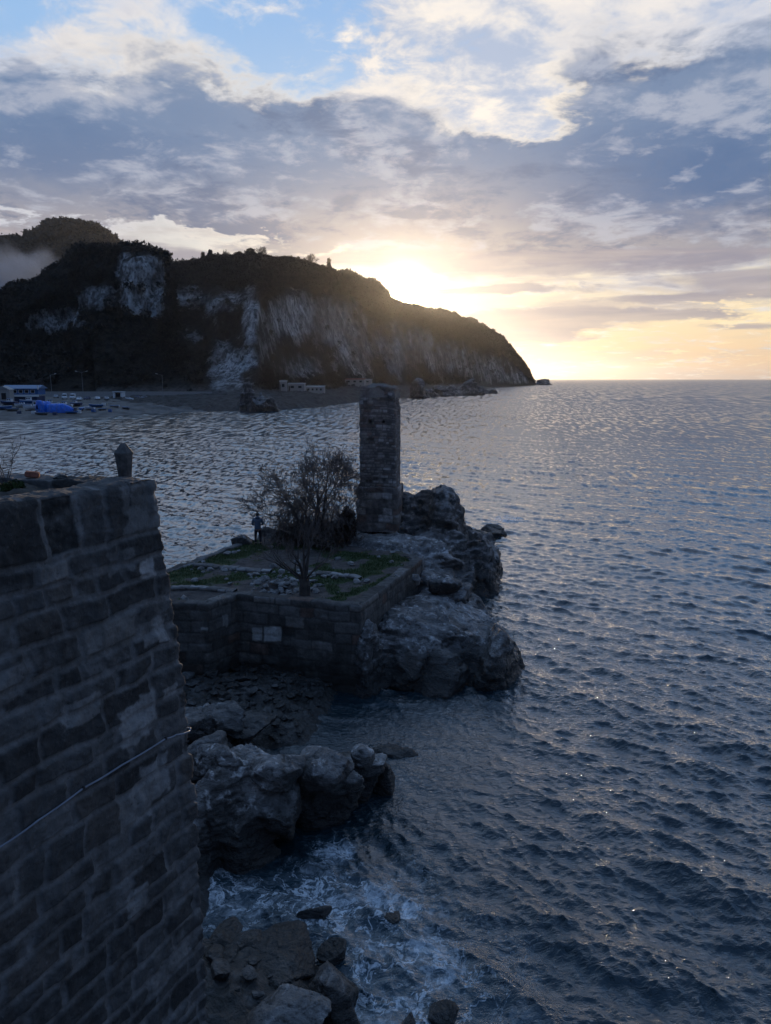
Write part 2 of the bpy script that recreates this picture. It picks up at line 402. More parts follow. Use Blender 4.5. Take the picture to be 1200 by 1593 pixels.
def terrain_material():
    m, g, b, o = new_mat('headland_rock_and_scrub')
    geo = g.node('ShaderNodeNewGeometry'); pos = geo.outputs['Position']
    cl = attr(g, 'cliff')
    n1 = g.noise(pos, 0.03, 8.0, 0.62, 0.3).outputs[0]
    n2 = g.noise(g.v('MULTIPLY', pos, (0.13, 0.13, 0.07)), 1.0, 9.0, 0.74, 0.2).outputs[0]
    n3 = g.noise(pos, 0.35, 6.0, 0.7).outputs[0]
    rock = g.mix(g.ss(n2, 0.40, 0.62), (0.15, 0.14, 0.135), (0.74, 0.73, 0.71))
    rock = g.mix(g.ss(n1, 0.5, 0.68, 0.0, 0.7), rock, (0.24, 0.19, 0.15))
    rock = g.mix(g.ss(n3, 0.52, 0.36, 0.0, 0.8), rock, (0.05, 0.048, 0.043))
    n4 = g.noise(g.v('MULTIPLY', pos, (0.30, 0.30, 0.07)), 1.0, 7.0, 0.68, 0.3).outputs[0]
    rock = g.mix(g.ss(n4, 0.50, 0.62, 0.0, 0.8), rock, (0.045, 0.042, 0.04))
    veg = g.mix(g.ss(n3, 0.35, 0.65), (0.019, 0.019, 0.016), (0.054, 0.048, 0.040))
    n5 = g.noise(g.v('MULTIPLY', pos, (0.022, 0.022, 0.03)), 1.0, 7.0, 0.65, 0.4).outputs[0]
    cl = g.m('MULTIPLY_ADD', g.m('SUBTRACT', n5, 0.5), g.ss(cl, 0.0, 0.4, 0.0, 2.6), cl)
    f = g.m('ADD', cl, g.m('ADD', g.m('MULTIPLY', g.m('SUBTRACT', n2, 0.5), 1.1), g.m('MULTIPLY', g.m('SUBTRACT', n3, 0.5), 0.9)))
    rock = g.v('MULTIPLY', rock, g.xyz(*[g.ss(cl, 0.35, 1.0, 0.35, 1.15)] * 3))
    c = g.mix(g.ss(f, 0.34, 0.48), veg, rock)
    sh = attr(g, 'shore')
    sc = g.mix(g.ss(n3, 0.35, 0.65), (0.07, 0.066, 0.06), (0.17, 0.16, 0.15))
    c = g.mix(sh, c, sc)
    g.put(b.inputs['Base Color'], c); b.inputs['Roughness'].default_value = 0.95; b.inputs['Specular IOR Level'].default_value = 0.15
    bump(g, b, g.m('ADD', n3, g.m('MULTIPLY', n2, 1.6)), 4.5, 1.0)
    return m
def leaf_material(name, c0, c1):
    m, g, b, o = new_mat(name)
    geo = g.node('ShaderNodeNewGeometry')
    n = g.noise(geo.outputs['Position'], 0.25, 4.0, 0.6).outputs[0]
    g.put(b.inputs['Base Color'], g.mix(g.ss(n, 0.35, 0.65), c0, c1))
    b.inputs['Roughness'].default_value = 0.85; b.inputs['Specular IOR Level'].default_value = 0.2
    return m
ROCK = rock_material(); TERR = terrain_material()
M_SCRUB = leaf_material('dark_scrub_leaves', (0.017, 0.018, 0.016), (0.050, 0.045, 0.038))
M_BARK = simple('dark_bark', (0.045, 0.038, 0.034), 0.9, var=0.4, scale=4)
M_TWIG = simple('grey_brown_twigs', (0.075, 0.062, 0.058), 0.85, var=0.35, scale=2)
M_GRASS = leaf_material('short_grass', (0.030, 0.050, 0.014), (0.058, 0.078, 0.028))
M_CONC = simple('pale_concrete', (0.30, 0.29, 0.28), 0.85, var=0.3, scale=4, bmp=0.01)
# ------------------------------------------------------------------ sea
FOAM = []     # (x, y, radius, weight)
def foam_at(px, py, r, w): p = P(px, py, 0.0); FOAM.append((p.x, p.y, r, w))
for a in [(330, 1400, 1.1, .9), (380, 1410, 1.1, .9), (440, 1390, 1.1, .8), (500, 1400, 1.3, 1.), (560, 1400, 1.3, .9), (620, 1430, 1.3, .95), (640, 1360, 1.2, .5),
          (600, 1480, 1.2, .9), (650, 1500, 1.2, 1.), (620, 1560, 1.1, 1.), (690, 1540, 1.2, .9), (740, 1590, 1.3, .7), (520, 1325, 0.55, 1.5), (540, 1450, 1.0, .8),
          (760, 1480, 1.6, .45), (700, 1420, 1.4, .45), (480, 1440, .8, .8), (610, 1620, 1.5, 1.), (570, 1520, .7, .9), (840, 1600, 1.2, .4),
          (790, 808, 1.6, 1.1), (772, 822, 1.2, .8), (800, 1080, 1.0, .45), (815, 1050, 0.8, .4), (690, 1105, 1.6, .2), (648, 1180, 1.0, .35), (635, 1215, .8, .4), (790, 893, .8, .4)]:
    foam_at(*a)
def sea_waves(X, Y, sp):
    rng = np.random.default_rng(3)
    Z = np.zeros_like(X); DX = np.zeros_like(X); DY = np.zeros_like(X)
    n = 130
    lam = np.exp(np.linspace(math.log(0.2), math.log(8.0), n)) * rng.uniform(0.93, 1.07, n)
    th = R(232) + rng.normal(0, 1, n) * np.interp(lam, [0.3, 1.0, 2.5], [0.75, 0.5, 0.26])
    slope = 0.052 * np.where(lam > 0.8, (0.8 / lam) ** 0.7, 1.0)
    ph = rng.uniform(0, 6.283, n)
    for l, t, s, p in zip(lam, th, slope, ph):
        k = 6.2832 / l; a = s / k
        att = np.clip((l / sp - 1.7) / 1.2, 0, 1)
        if att.max() <= 0: continue
        q = k * (X * math.cos(t) + Y * math.sin(t)) + p
        c = np.cos(q); sn = np.sin(q)
        Z += att * a * c; DX -= att * a * 0.65 * math.cos(t) * sn; DY -= att * a * 0.65 * math.sin(t) * sn
    return Z, DX, DY
def make_sea():
    m, g, b, o = new_mat('sea_water')
    geo = g.node('ShaderNodeNewGeometry'); pos = geo.outputs['Position']
    fo = attr(g, 'foam')
    dist = g.v('LENGTH', pos)
    # ripples too fine for the mesh; longer ones further out, where the mesh is coarse
    r1 = g.noise(g.v('MULTIPLY', pos, (4.5, 7.5, 1.0)), 1.0, 4.0, 0.6, 0.5).outputs[0]
    rot = g.node('ShaderNodeVectorRotate', rotation_type='Z_AXIS'); g.put(rot.inputs['Vector'], pos); rot.inputs['Angle'].default_value = 0.12
    r3 = g.noise(g.v('MULTIPLY', pos, (0.05, 0.035, 1.0)), 1.0, 4.0, 0.6, 0.3).outputs[0]
    h = g.m('MULTIPLY', r1, g.ss(dist, 15.0, 70.0, 0.075, 0.008))
    gust = g.ss(r3, 0.3, 0.7, 0.65, 1.25)
    bump(g, b, g.m('MULTIPLY', h, gust), 1.0)
    ld = g.m('LOGARITHM', dist, 10.0); sl = 0.0; sx = 0.0
    for (cx, cy, lo, mid, hi, amp) in ((2.2, 1.3, 1.3, 1.75, 2.05, 1.1), (1.5, 0.5, 1.75, 2.05, 2.4, 1.35), (0.8, 0.12, 2.05, 2.4, 2.8, 1.45), (0.32, 0.025, 2.4, 2.85, 9.0, 1.35)):
        nn = g.noise(g.v('MULTIPLY', rot.outputs[0], (cx, cy, 1.0)), 1.0, 3.0, 0.6, 0.3); wt = g.m('MULTIPLY', g.ss(ld, lo, mid), g.ss(ld, hi, mid) if hi < 5 else 1.0)
        sl = g.m('ADD', g.m('MULTIPLY', g.m('SUBTRACT', nn.outputs[0], 0.5), g.m('MULTIPLY', wt, amp * 0.85)), sl)
    bias = g.ss(ld, 1.5, 2.3, 0.0, 0.085)
    # steeper toward whoever looks across the swell: waves run in toward the look-out
    ny = g.m('MULTIPLY', g.m('ADD', g.m('MULTIPLY', sl, gust), bias), -1.0)
    bn = b.inputs['Normal'].links[0].from_socket
    nrm2 = g.v('NORMALIZE', g.v('ADD', bn, g.xyz(g.m('MULTIPLY', sl, 0.25), ny, 0.0))); g.l.new(nrm2, b.inputs['Normal'])
    # foam lace
    wpos = g.v('ADD', pos, g.v('MULTIPLY', g.v('SUBTRACT', g.noise(pos, 0.9, 4.0, 0.6).outputs['Color'], (0.5, 0.5, 0.5)), (1.6, 1.6, 0.0)))
    f1 = g.m('ABSOLUTE', g.m('SUBTRACT', g.noise(wpos, 1.15, 5.0, 0.62, 0.8).outputs[0], 0.5))
    f2 = g.m('ABSOLUTE', g.m('SUBTRACT', g.noise(g.v('ADD', wpos, (9.0, 4.0, 0.0)), 2.8, 4.0, 0.6, 0.6).outputs[0], 0.5))
    br = g.noise(wpos, 6.0, 5.0, 0.7).outputs[0]
    lace = g.m('ADD', g.ss(f1, 0.05, 0.0), g.m('MULTIPLY', g.ss(f2, 0.035, 0.0), 0.6))
    lace = g.m('ADD', lace, g.m('MULTIPLY', g.m('SUBTRACT', fo, 1.0), 1.1))
    lace = g.m('MULTIPLY', g.ss(lace, 0.0, 1.0), g.ss(fo, 0.08, 0.8))
    fm = g.m('MULTIPLY', lace, g.ss(br, 0.3, 0.6), clamp=True)
    patch = g.noise(g.v('ADD', wpos, (3.0, 17.0, 0.0)), 0.8, 5.0, 0.62, 0.4).outputs[0]
    sheet = g.ss(g.m('MULTIPLY', fo, g.ss(patch, 0.40, 0.66)), 0.25, 0.85)
    fm = g.m('MAXIMUM', g.m('MULTIPLY', fm, 0.8), g.m('MULTIPLY', sheet, g.ss(br, 0.36, 0.58, 0.06, 0.5)))
    milk = g.m('MULTIPLY', g.ss(fo, 0.2, 1.3), 0.22)
    c = g.mix(milk, (0.007, 0.023, 0.031), (0.10, 0.20, 0.26))
    c = g.mix(fm, c, (0.72, 0.78, 0.82))
    rough = g.m('ADD', g.m('MULTIPLY', fm, 0.5), g.ss(g.m('LOGARITHM', dist, 10.0), 1.4, 2.5, 0.04, 0.16))
    g.put(b.inputs['Base Color'], c); b.inputs['Roughness'].default_value = 0.5; b.inputs['Specular IOR Level'].default_value = 0.0
    gls = g.node('ShaderNodeBsdfGlossy'); gls.inputs['Color'].default_value = (0.97, 0.98, 1.0, 1); g.put(gls.inputs['Roughness'], rough)
    nrm = b.inputs['Normal'].links[0].from_socket; g.l.new(nrm, gls.inputs['Normal'])
    lw = g.node('ShaderNodeLayerWeight'); lw.inputs['Blend'].default_value = 0.5; g.l.new(nrm, lw.inputs['Normal'])
    fr = g.m('MULTIPLY_ADD', g.m('POWER', lw.outputs['Facing'], 2.7), g.ss(g.m('LOGARITHM', dist, 10.0), 1.5, 2.4, 0.95, 0.62), 0.035)
    mx = g.node('ShaderNodeMixShader'); g.put(mx.inputs[0], g.m('MULTIPLY', fr, g.m('SUBTRACT', 1.0, g.m('MULTIPLY', fm, 0.8)))); g.l.new(b.outputs[0], mx.inputs[1]); g.l.new(gls.outputs[0], mx.inputs[2]); g.l.new(mx.outputs[0], o.inputs[0])
    # mesh in rings round the look-out, finer where it is nearer
    th = np.concatenate([np.arange(R(48), R(1.2), -0.0008), np.exp(np.linspace(math.log(R(1.2)), math.log(0.0006), 260))])
    rr = np.concatenate([[0.5, 4, 8], CAM_H / np.tan(th)])
    az = np.concatenate([np.arange(-180, -40, 4.0), np.arange(-40, -29, 0.5), np.arange(-29, 34, 0.062), np.arange(34, 42, 0.5), np.arange(42, 180, 4.0)])
    A, RR = np.meshgrid(R(1) * az, rr, indexing='ij')
    X = RR * np.sin(A); Y = RR * np.cos(A)
    sp = np.gradient(rr)[None, :] + 0 * X
    sp = np.maximum(sp, RR * R(0.062) * np.where((np.abs(np.degrees(A) - 2.5) > 31.4), 30, 1))
    Z, DX, DY = sea_waves(X, Y, sp)
    # water is calmer in the lee between the rocks
    calm = 1 - 0.85 * np.exp(-(((X + 0.5) / 4.5) ** 2 + ((Y - 23) / 3.5) ** 2))
    swell = 1 + 0.35 * np.exp(-(((X - 6) / 8) ** 2 + ((Y - 14) / 9) ** 2))
    Z *= calm * swell * 1.0
    fo = np.zeros_like(X)
    for fx, fy, fr, fw in FOAM:
        fo = np.maximum(fo, fw * np.exp(-((X - fx) ** 2 + (Y - fy) ** 2) / fr ** 2) ** 0.7)
    V = arr(X + DX, Y + DY, Z).reshape(-1, 3)
    F = grid_faces(len(az), len(rr), flip=True, wrap=True)
    o = np_mesh('sea', V, F, m, attrs={'foam': fo.ravel()})
    tag(o, kind='structure')
make_sea()
# ------------------------------------------------------------------ far shore: hills, headland, harbour flat
def elev(py):  return -math.tan(-(PITCH + math.atan((py - 796.5) / FPX)))   # drop per metre of distance (positive = below)
def hz(py, D): return CAM_H - D * elev(py) if py is not None else 0
def interp(tab, u):
    xs = [t[0] for t in tab]; out = []
    for k in range(1, len(tab[0])): out.append(np.interp(u, xs, [t[k] for t in tab]))
    return out
def azrow(px, py): 
    d = ray(px, py); return d[0] / d[1]
def polar_hill(name, us, cols, prof, nv, cliff_fn, disp, seed, shore_fn=None, mat=None):
    """one relief mesh: each column runs inland from the shore; prof gives distance & height keys per column"""
    nu = len(us); keys = prof(us)                 # list of (D array, Z array)
    Dk = np.stack([k[0] for k in keys], 1); Zk = np.stack([k[1] for k in keys], 1)   # nu x nk
    # parametrise by arc length for even vertices
    seg = np.sqrt(np.diff(Dk, axis=1) ** 2 * 0.35 + np.diff(Zk, axis=1) ** 2) + 1e-3
    wts = seg.mean(0); cum = np.concatenate([[0], np.cumsum(wts)]) / wts.sum()
    t = np.linspace(0, 1, nv)
    D = np.stack([np.interp(t, cum, Dk[i]) for i in range(nu)]); Z = np.stack([np.interp(t, cum, Zk[i]) for i in range(nu)])
    X = (us[:, None] - 600.0) / FPX * (D * math.cos(PITCH) - (Z - CAM_H) * math.sin(PITCH)); Y = D
    V0 = arr(X, Y, Z)
    V = disp(V0.copy(), us, t)
    cl = cliff_fn(V, us, t)
    sh = shore_fn(V, us, t) if shore_fn is not None else np.zeros(V.shape[:2])
    F = grid_faces(nu, nv, flip=True)
    o = np_mesh(name, V.reshape(-1, 3), F, mat or TERR, attrs={'cliff': cl.ravel(), 'shore': sh.ravel()})
    tag(o, kind='structure')
    return o, V, cl, sh
def to_px(V):
    x, y, z = V[..., 0], V[..., 1], V[..., 2] - CAM_H
    f = y * math.cos(PITCH) - z * math.sin(PITCH); u = y * math.sin(PITCH) + z * math.cos(PITCH)
    return 600 + FPX * x / f, 796.5 - FPX * u / f
def soft_blobs(qx, qy, lst):
    r = np.full(qx.shape, -1.0)
    for cx, cy, rx, ry, w in lst:
        d = np.sqrt(((qx - cx) / rx) ** 2 + ((qy - cy) / ry) ** 2)
        r = np.maximum(r, w * np.clip(1.3 - d, -1, 1))
    return r

# -- headland (from behind the block to the point)
RIDGE_B = [(150, 412), (200, 415), (257, 412), (285, 414), (310, 410), (330, 402), (360, 401), (390, 397), (420, 403), (450, 405), (480, 411), (510, 418), (560, 431),
           (590, 444), (604, 455), (606, 466), (640, 478), (670, 482), (700, 489), (720, 495), (750, 505), (770, 518), (790, 535), (805, 552), (815, 566), (824, 577), (829, 590), (834, 597)]
TOPC_B = [(150, 470), (257, 462), (330, 462), (360, 470), (390, 452), (410, 462), (430, 462), (480, 452), (540, 470), (600, 496), (640, 505), (700, 522), (740, 543), (760, 556), (800, 572), (824, 585), (834, 598)]
DIST_B = [(150, 300, 390, 470, 620), (257, 292, 385, 455, 620), (330, 288, 380, 430, 640), (400, 292, 372, 425, 660), (445, 305, 450, 490, 690), (500, 335, 500, 545, 720), (560, 420, 560, 610, 780), (600, 470, 620, 670, 840),
          (650, 520, 700, 740, 900), (700, 590, 800, 850, 1010), (745, 660, 1000, 1060, 1200), (760, 1060, 1120, 1170, 1280), (800, 1250, 1290, 1330, 1450), (834, 1500, 1530, 1545, 1600)]
def prof_B(us):
    (ry,) = interp(RIDGE_B, us); (cy,) = interp(TOPC_B, us); Ds, Df, Dc, Dr = interp(DIST_B, us)
    E = np.vectorize(elev)
    Zr = CAM_H - Dr * E(ry); Zc = CAM_H - Dc * E(cy)
    zf = np.where(us < 745, np.interp(us, [150, 400, 560, 745], [5, 7, 9, 6]), 2.0) * np.clip((845 - us) / 60, 0.2, 1)
    flat = np.minimum(3.0, zf * 0.6)
    return [(Ds - 6, -2 + 0 * us), (Ds + 4, 0.4 + 0 * us), (Ds + 16, flat), (Df - 14 * (us < 750), zf), (Df + 2, zf * 1.6 + 3 * (us < 820)), (Dc - (Dc - Df) * 0.5, zf + (Zc - zf) * 0.55), (Dc, Zc),
            (Dc + (Dr - Dc) * 0.35, Zc + (Zr - Zc) * 0.45), (Dr, Zr), (Dr + 60, Zr - 4), (Dr + 220, Zr * 0.3), (Dr + 330, -3 + 0 * us)]
def disp_B(V, us, t):
    z = V[..., 2]
    hgt = sstep(z, 4, 25); slopez = np.gradient(z, axis=1) / (np.abs(np.gradient(V[..., 1], axis=1)) + 0.4)
    st = sstep(slopez, 0.8, 2.5)
    far = np.clip(V[..., 1] / 500, 1, 2)
    fl = ridged(V * np.array([0.022, 0.012, 0.010]) + 3.1, 5) - 0.45
    big = fbm(V * np.array([0.012, 0.006, 0.004]) + 8.0, 4)
    det = fbm(V * np.array([0.14, 0.14, 0.11]), 4)
    V[..., 1] -= hgt * (fl * 16 + big * 26 + det * 3.0) * (0.5 + 0.7 * st)
    nz_ = fbm(V * 0.028 + 21.0, 5)
    ridge_fade = np.interp(t, [0, 0.5, 0.62, 1.0], [1, 1, 0.5, 0.7])[None, :]
    V[..., 2] += hgt * (nz_ * 5.0 + det * 1.2) * ridge_fade
    low = (1 - hgt) * sstep(z, -1, 1.5)
    V[..., 2] += low * np.maximum(0, fbm(V * 0.12 + 4.0, 4)) * 1.6
    return V
def cliff_B(V, us, t):
    qx, qy = to_px(V)
    b = soft_blobs(qx, qy, [(290, 465, 42, 24, .9), (340, 472, 50, 20, .85), (391, 492, 15, 44, 1.2), (352, 580, 32, 46, 1.15), (455, 495, 42, 44, 1.15), (520, 505, 48, 46, 1.05), (470, 570, 60, 24, .6), (415, 520, 40, 60, .5),
                            (560, 540, 60, 55, .8), (625, 545, 60, 50, .85), (700, 560, 55, 34, .7), (760, 575, 50, 26, .75), (810, 585, 30, 20, .75), (290, 520, 40, 30, .4), (325, 500, 40, 40, .35), (385, 560, 30, 50, .55)])
    return np.clip(b, 0, 1) * sstep(V[..., 2], 1, 6) * sstep(qy - np.interp(qx, [r[0] for r in RIDGE_B], [r[1] for r in RIDGE_B]), 8, 26)
def shore_B(V, us, t):
    z = V[..., 2]; return sstep(z, 11, 5) * sstep(V[..., 1], 1300, 1000)
usB = np.concatenate([np.arange(150, 700, 0.9), np.arange(700, 834.5, 0.45)])
headland, VB, clB, shB = polar_hill('headland', usB, None, prof_B, 230, cliff_B, disp_B, 1, shore_B)

# -- nearer wooded hill with the big pale cliff block
RIDGE_A = [(-420, 600), (-300, 560), (-160, 520), (-60, 478), (0, 457), (30, 446), (60, 436), (80, 420), (95, 402), (108, 390), (120, 385), (140, 387), (170, 386), (190, 383), (215, 385), (240, 388), (255, 393), (259, 420), (262, 470), (268, 520), (276, 560), (290, 600)]
def prof_A(us):
    (ry,) = interp(RIDGE_A, us); E = np.vectorize(elev)
    Dr = np.interp(us, [-420, 0, 120, 185, 255, 262, 290], [560, 520, 500, 478, 470, 440, 400])
    Dc = np.interp(us, [-420, 0, 110, 130, 185, 190, 255, 262, 290], [520, 490, 470, 466, 458, 450, 448, 425, 395])
    cy = np.interp(us, [-420, 0, 100, 125, 180, 188, 256, 262, 276, 290], [610, 490, 445, 432, 425, 394, 398, 430, 565, 603])
    by = np.interp(us, [-420, 0, 50, 100, 125, 180, 200, 256, 266, 290], [612, 535, 528, 520, 482, 482, 480, 502, 560, 606])
    Zr = CAM_H - Dr * E(ry); Zc = CAM_H - Dc * E(cy); Db = Dc - 12; Zb = CAM_H - Db * E(by)
    return [(300 + 0 * us, 1.2 + 0 * us), (385 + 0 * us, 4.6 + 0 * us), (396 + 0 * us, 7.0 + 0 * us), (Db - (Db - 392) * 0.5, 7 + (Zb - 7) * 0.45), (Db, Zb), (Dc - 4, Zb + (Zc - Zb) * 0.6), (Dc, Zc), (Dr, Zr), (Dr + 80, Zr - 6), (Dr + 260, Zr * 0.5), (Dr + 420, -3 + 0 * us)]
def disp_A(V, us, t):
    z = V[..., 2]; hgt = sstep(z, 5, 20)
    edge = sstep(us, 262, 240)[:, None]
    fl = ridged(V * np.array([0.06, 0.02, 0.009]) + 13.1, 5) - 0.45
    V[..., 1] -= hgt * (fl * 9 + fbm(V * 0.02, 4) * 14 + fbm(V * 0.15, 4) * 2.0)
    V[..., 2] += hgt * fbm(V * 0.04 + 5, 4) * 3.0 * edge
    V[..., 0] += hgt * fbm(V * np.array([0.02, 0.02, 0.07]) + 15, 4) * 3.0
    V[..., 2] += (1 - hgt) * fbm(V * 0.05, 3) * 0.35
    return V
def cliff_A(V, us, t):
    qx, qy = to_px(V)
    b = soft_blobs(qx, qy, [(200, 432, 20, 50, 1.3), (232, 442, 30, 62, 1.6), (150, 460, 38, 22, .9), (75, 500, 38, 22, .9), (110, 490, 30, 22, .5), (252, 440, 12, 56, 1.4)])
    return np.clip(b, 0, 1) * sstep(V[..., 2], 10, 20) * sstep(qy - np.interp(qx, [r[0] for r in RIDGE_A], [r[1] for r in RIDGE_A]), 5, 13)
def shore_A(V, us, t): return sstep(V[..., 2], 7, 4)
usA = np.concatenate([np.arange(-420, 0, 4), np.arange(0, 291, 0.7)])
hill, VA, clA, shA = polar_hill('hill', usA, None, prof_A, 230, cliff_A, disp_A, 2, shore_A)

# -- far hill behind with mist round its foot
RIDGE_C = [(-500, 520), (-250, 440), (-100, 402), (0, 382), (35, 374), (60, 362), (85, 349), (105, 344), (120, 343), (140, 347), (158, 356), (170, 368), (180, 384), (200, 420), (240, 470), (300, 560)]
def prof_C(us):
    (ry,) = interp(RIDGE_C, us); E = np.vectorize(elev); Dr = 1250 + 0 * us; Zr = CAM_H - Dr * E(ry)
    return [(760 + 0 * us, 10 + 0 * us), (900 + 0 * us, Zr * 0.42), (1080 + 0 * us, Zr * 0.8), (Dr, Zr), (1400 + 0 * us, Zr * 0.8), (1700 + 0 * us, 0 * us)]
def disp_C(V, us, t):
    V[..., 2] += fbm(V * 0.011 + 2, 5) * 12; V[..., 1] -= fbm(V * 0.006 + 9, 4) * 60; return V
usC = np.concatenate([np.arange(-500, -10, 8), np.arange(-10, 301, 1.5)])
far_hill, VC, clC, shC = polar_hill('distant_hill', usC, None, prof_C, 120, lambda V, us, t: np.zeros(V.shape[:2]), disp_C, 3)

# -- harbour beach: one gently rising sheet from the waterline to the hill foot
def make_beach():
    us = np.arange(-420, 470, 1.5)
    wl = np.interp(us, [-420, 0, 60, 130, 200, 260, 330, 400, 470], [664, 655, 653, 650, 646, 642, 640, 640, 634])
    Dw = np.array([P(u, w, 0).y for u, w in zip(us, wl)])
    nv = 110; t = np.linspace(0, 1, nv) ** 1.6
    Y = Dw[:, None] - 10 + t[None, :] * (415 - (Dw[:, None] - 10)); X = Y * np.array([azrow(u, 620) for u in us])[:, None]
    d = Y - Dw[:, None]
    Z = np.interp(d, [-10, 0, 12, 40, 90, 200], [-1.5, 0.05, 1.2, 2.6, 4.2, 5.2])
    Pn = arr(X, Y, 0 * X)
    Z += np.maximum(0, fbm(Pn * 0.15, 4)) * 0.9 * sstep(us, 150, 230)[:, None] * sstep(d, -2, 6) * sstep(d, 60, 25) + fbm(Pn * 0.08 + 3, 3) * 0.25 * sstep(d, 0, 10)
    m, g, b, o = new_mat('beach_gravel')
    geo = g.node('ShaderNodeNewGeometry'); pos = geo.outputs['Position']
    n = g.noise(g.v('MULTIPLY', pos, (0.25, 0.12, 1)), 1.0, 8.0, 0.7).outputs[0]
    c = g.mix(g.ss(n, 0.35, 0.65), (0.045, 0.042, 0.038), (0.14, 0.13, 0.12))
    g.put(b.inputs['Base Color'], c); b.inputs['Roughness'].default_value = 0.9
    ob = np_mesh('beach', arr(X, Y, Z).reshape(-1, 3), grid_faces(len(us), nv, flip=True), m)
    tag(ob, kind='structure')
make_beach()

# -- scrub and woodland cover
def clump_protos(n, rng, leaves=46):
    out = []
    for _ in range(n):
        V = []; F = []
        for k in range(leaves):
            d = rng.normal(size=3); d /= np.linalg.norm(d); r = rng.uniform(0.45, 1.0) ** 0.6
            c = d * r * np.array([1, 1, 0.85]) * (1 + 0.25 * rng.normal())
            a = rng.normal(size=3); a /= np.linalg.norm(a); b = np.cross(a, rng.normal(size=3)); b /= np.linalg.norm(b)
            s = rng.uniform(0.22, 0.5)
            i = len(V); V += [c + a * s, c - a * s * 0.6 + b * s * 0.8, c - a * s * 0.6 - b * s * 0.8]; F.append((i, i + 1, i + 2))
        out.append((np.array(V), np.array(F)))
    return out
def scatter(name, pts, sizes, rng, mat, protos=None, squash=None):
    protos = protos or clump_protos(6, rng)
    Vs = []; Fs = []; off = 0
    kind = rng.integers(0, len(protos), len(pts)); ang = rng.uniform(0, 6.283, len(pts))
    for k, (pv, pf) in enumerate(protos):
        sel = np.where(kind == k)[0]
        if not len(sel): continue
        ca = np.cos(ang[sel])[:, None]; sa = np.sin(ang[sel])[:, None]
        x = pv[None, :, 0] * ca - pv[None, :, 1] * sa; y = pv[None, :, 0] * sa + pv[None, :, 1] * ca; z = np.broadcast_to(pv[None, :, 2], x.shape)
        q = np.stack([x, y, z], -1) * sizes[sel][:, None, None]
        if squash is not None: q[..., 2] *= squash
        q += pts[sel][:, None, :]
        Vs.append(q.reshape(-1, 3))
        Fs.append((pf[None] + (np.arange(len(sel)) * len(pv))[:, None, None]).reshape(-1, 3) + off); off += len(sel) * len(pv)
    o = np_mesh(name, np.concatenate(Vs), np.concatenate(Fs), mat, smooth=False)
    return o
rngS = np.random.default_rng(12)
def surf_points(V, dens, rng, n):
    """random points on a relief mesh, dens = probability weight per vertex"""
    nu, nv = V.shape[:2]; du = np.linalg.norm(np.diff(V, axis=0), axis=-1)[:, :-1]; dv = np.linalg.norm(np.diff(V, axis=1), axis=-1)[:-1]
    w = (du * dv * dens[:-1, :-1]).ravel(); w = w / w.sum()
    k = rng.choice(len(w), n, p=w); i, j = k // (nv - 1), k % (nv - 1); a, b = rng.random(n)[:, None], rng.random(n)[:, None]
    return V[i, j] * (1 - a) * (1 - b) + V[i + 1, j] * a * (1 - b) + V[i, j + 1] * (1 - a) * b + V[i + 1, j + 1] * a * b, V[i, j, 1]
def cover():
    P_, S_ = [], []
    for V, cl, n, smin, smax, maxj in ((VB, clB, 20000, 0.9, 2.2, 0.8), (VA, clA, 9000, 1.2, 3.2, 0.8)):
        dens = np.clip(1.0 - cl * 2.6, 0.03, 1) * sstep(V[..., 2], 6, 11)
        j = np.arange(V.shape[1]) / V.shape[1]; back = np.where(np.gradient(V[..., 2], axis=1) < -0.6, 0.15, 1.0)
        dens = dens * back
        p, d = surf_points(V, dens, rngS, n)
        s = rngS.uniform(smin, smax, n) * (0.8 + 0.25 * np.clip(d / 700, 0.5, 2)) 
        p[:, 2] += s * 0.35; P_.append(p); S_.append(s)
    o = scatter('woodland', np.concatenate(P_), np.concatenate(S_), rngS, M_SCRUB); tag(o, 'dark scrub and low woods covering the headland and hill', 'woodland', kind='stuff')
    dens = sstep(VC[..., 2], 60, 130) * np.where(np.gradient(VC[..., 2], axis=1) < -0.6, 0.2, 1.0)
    p, d = surf_points(VC, dens, rngS, 6000); s = rngS.uniform(3, 7, 6000); p[:, 2] += s * 0.3
    o = scatter('woods', p, s, rngS, leaf_material('bare_winter_woods', (0.05, 0.045, 0.035), (0.09, 0.075, 0.055))); tag(o, 'brown winter woods over the distant misty hill', 'woodland', kind='stuff')
cover()
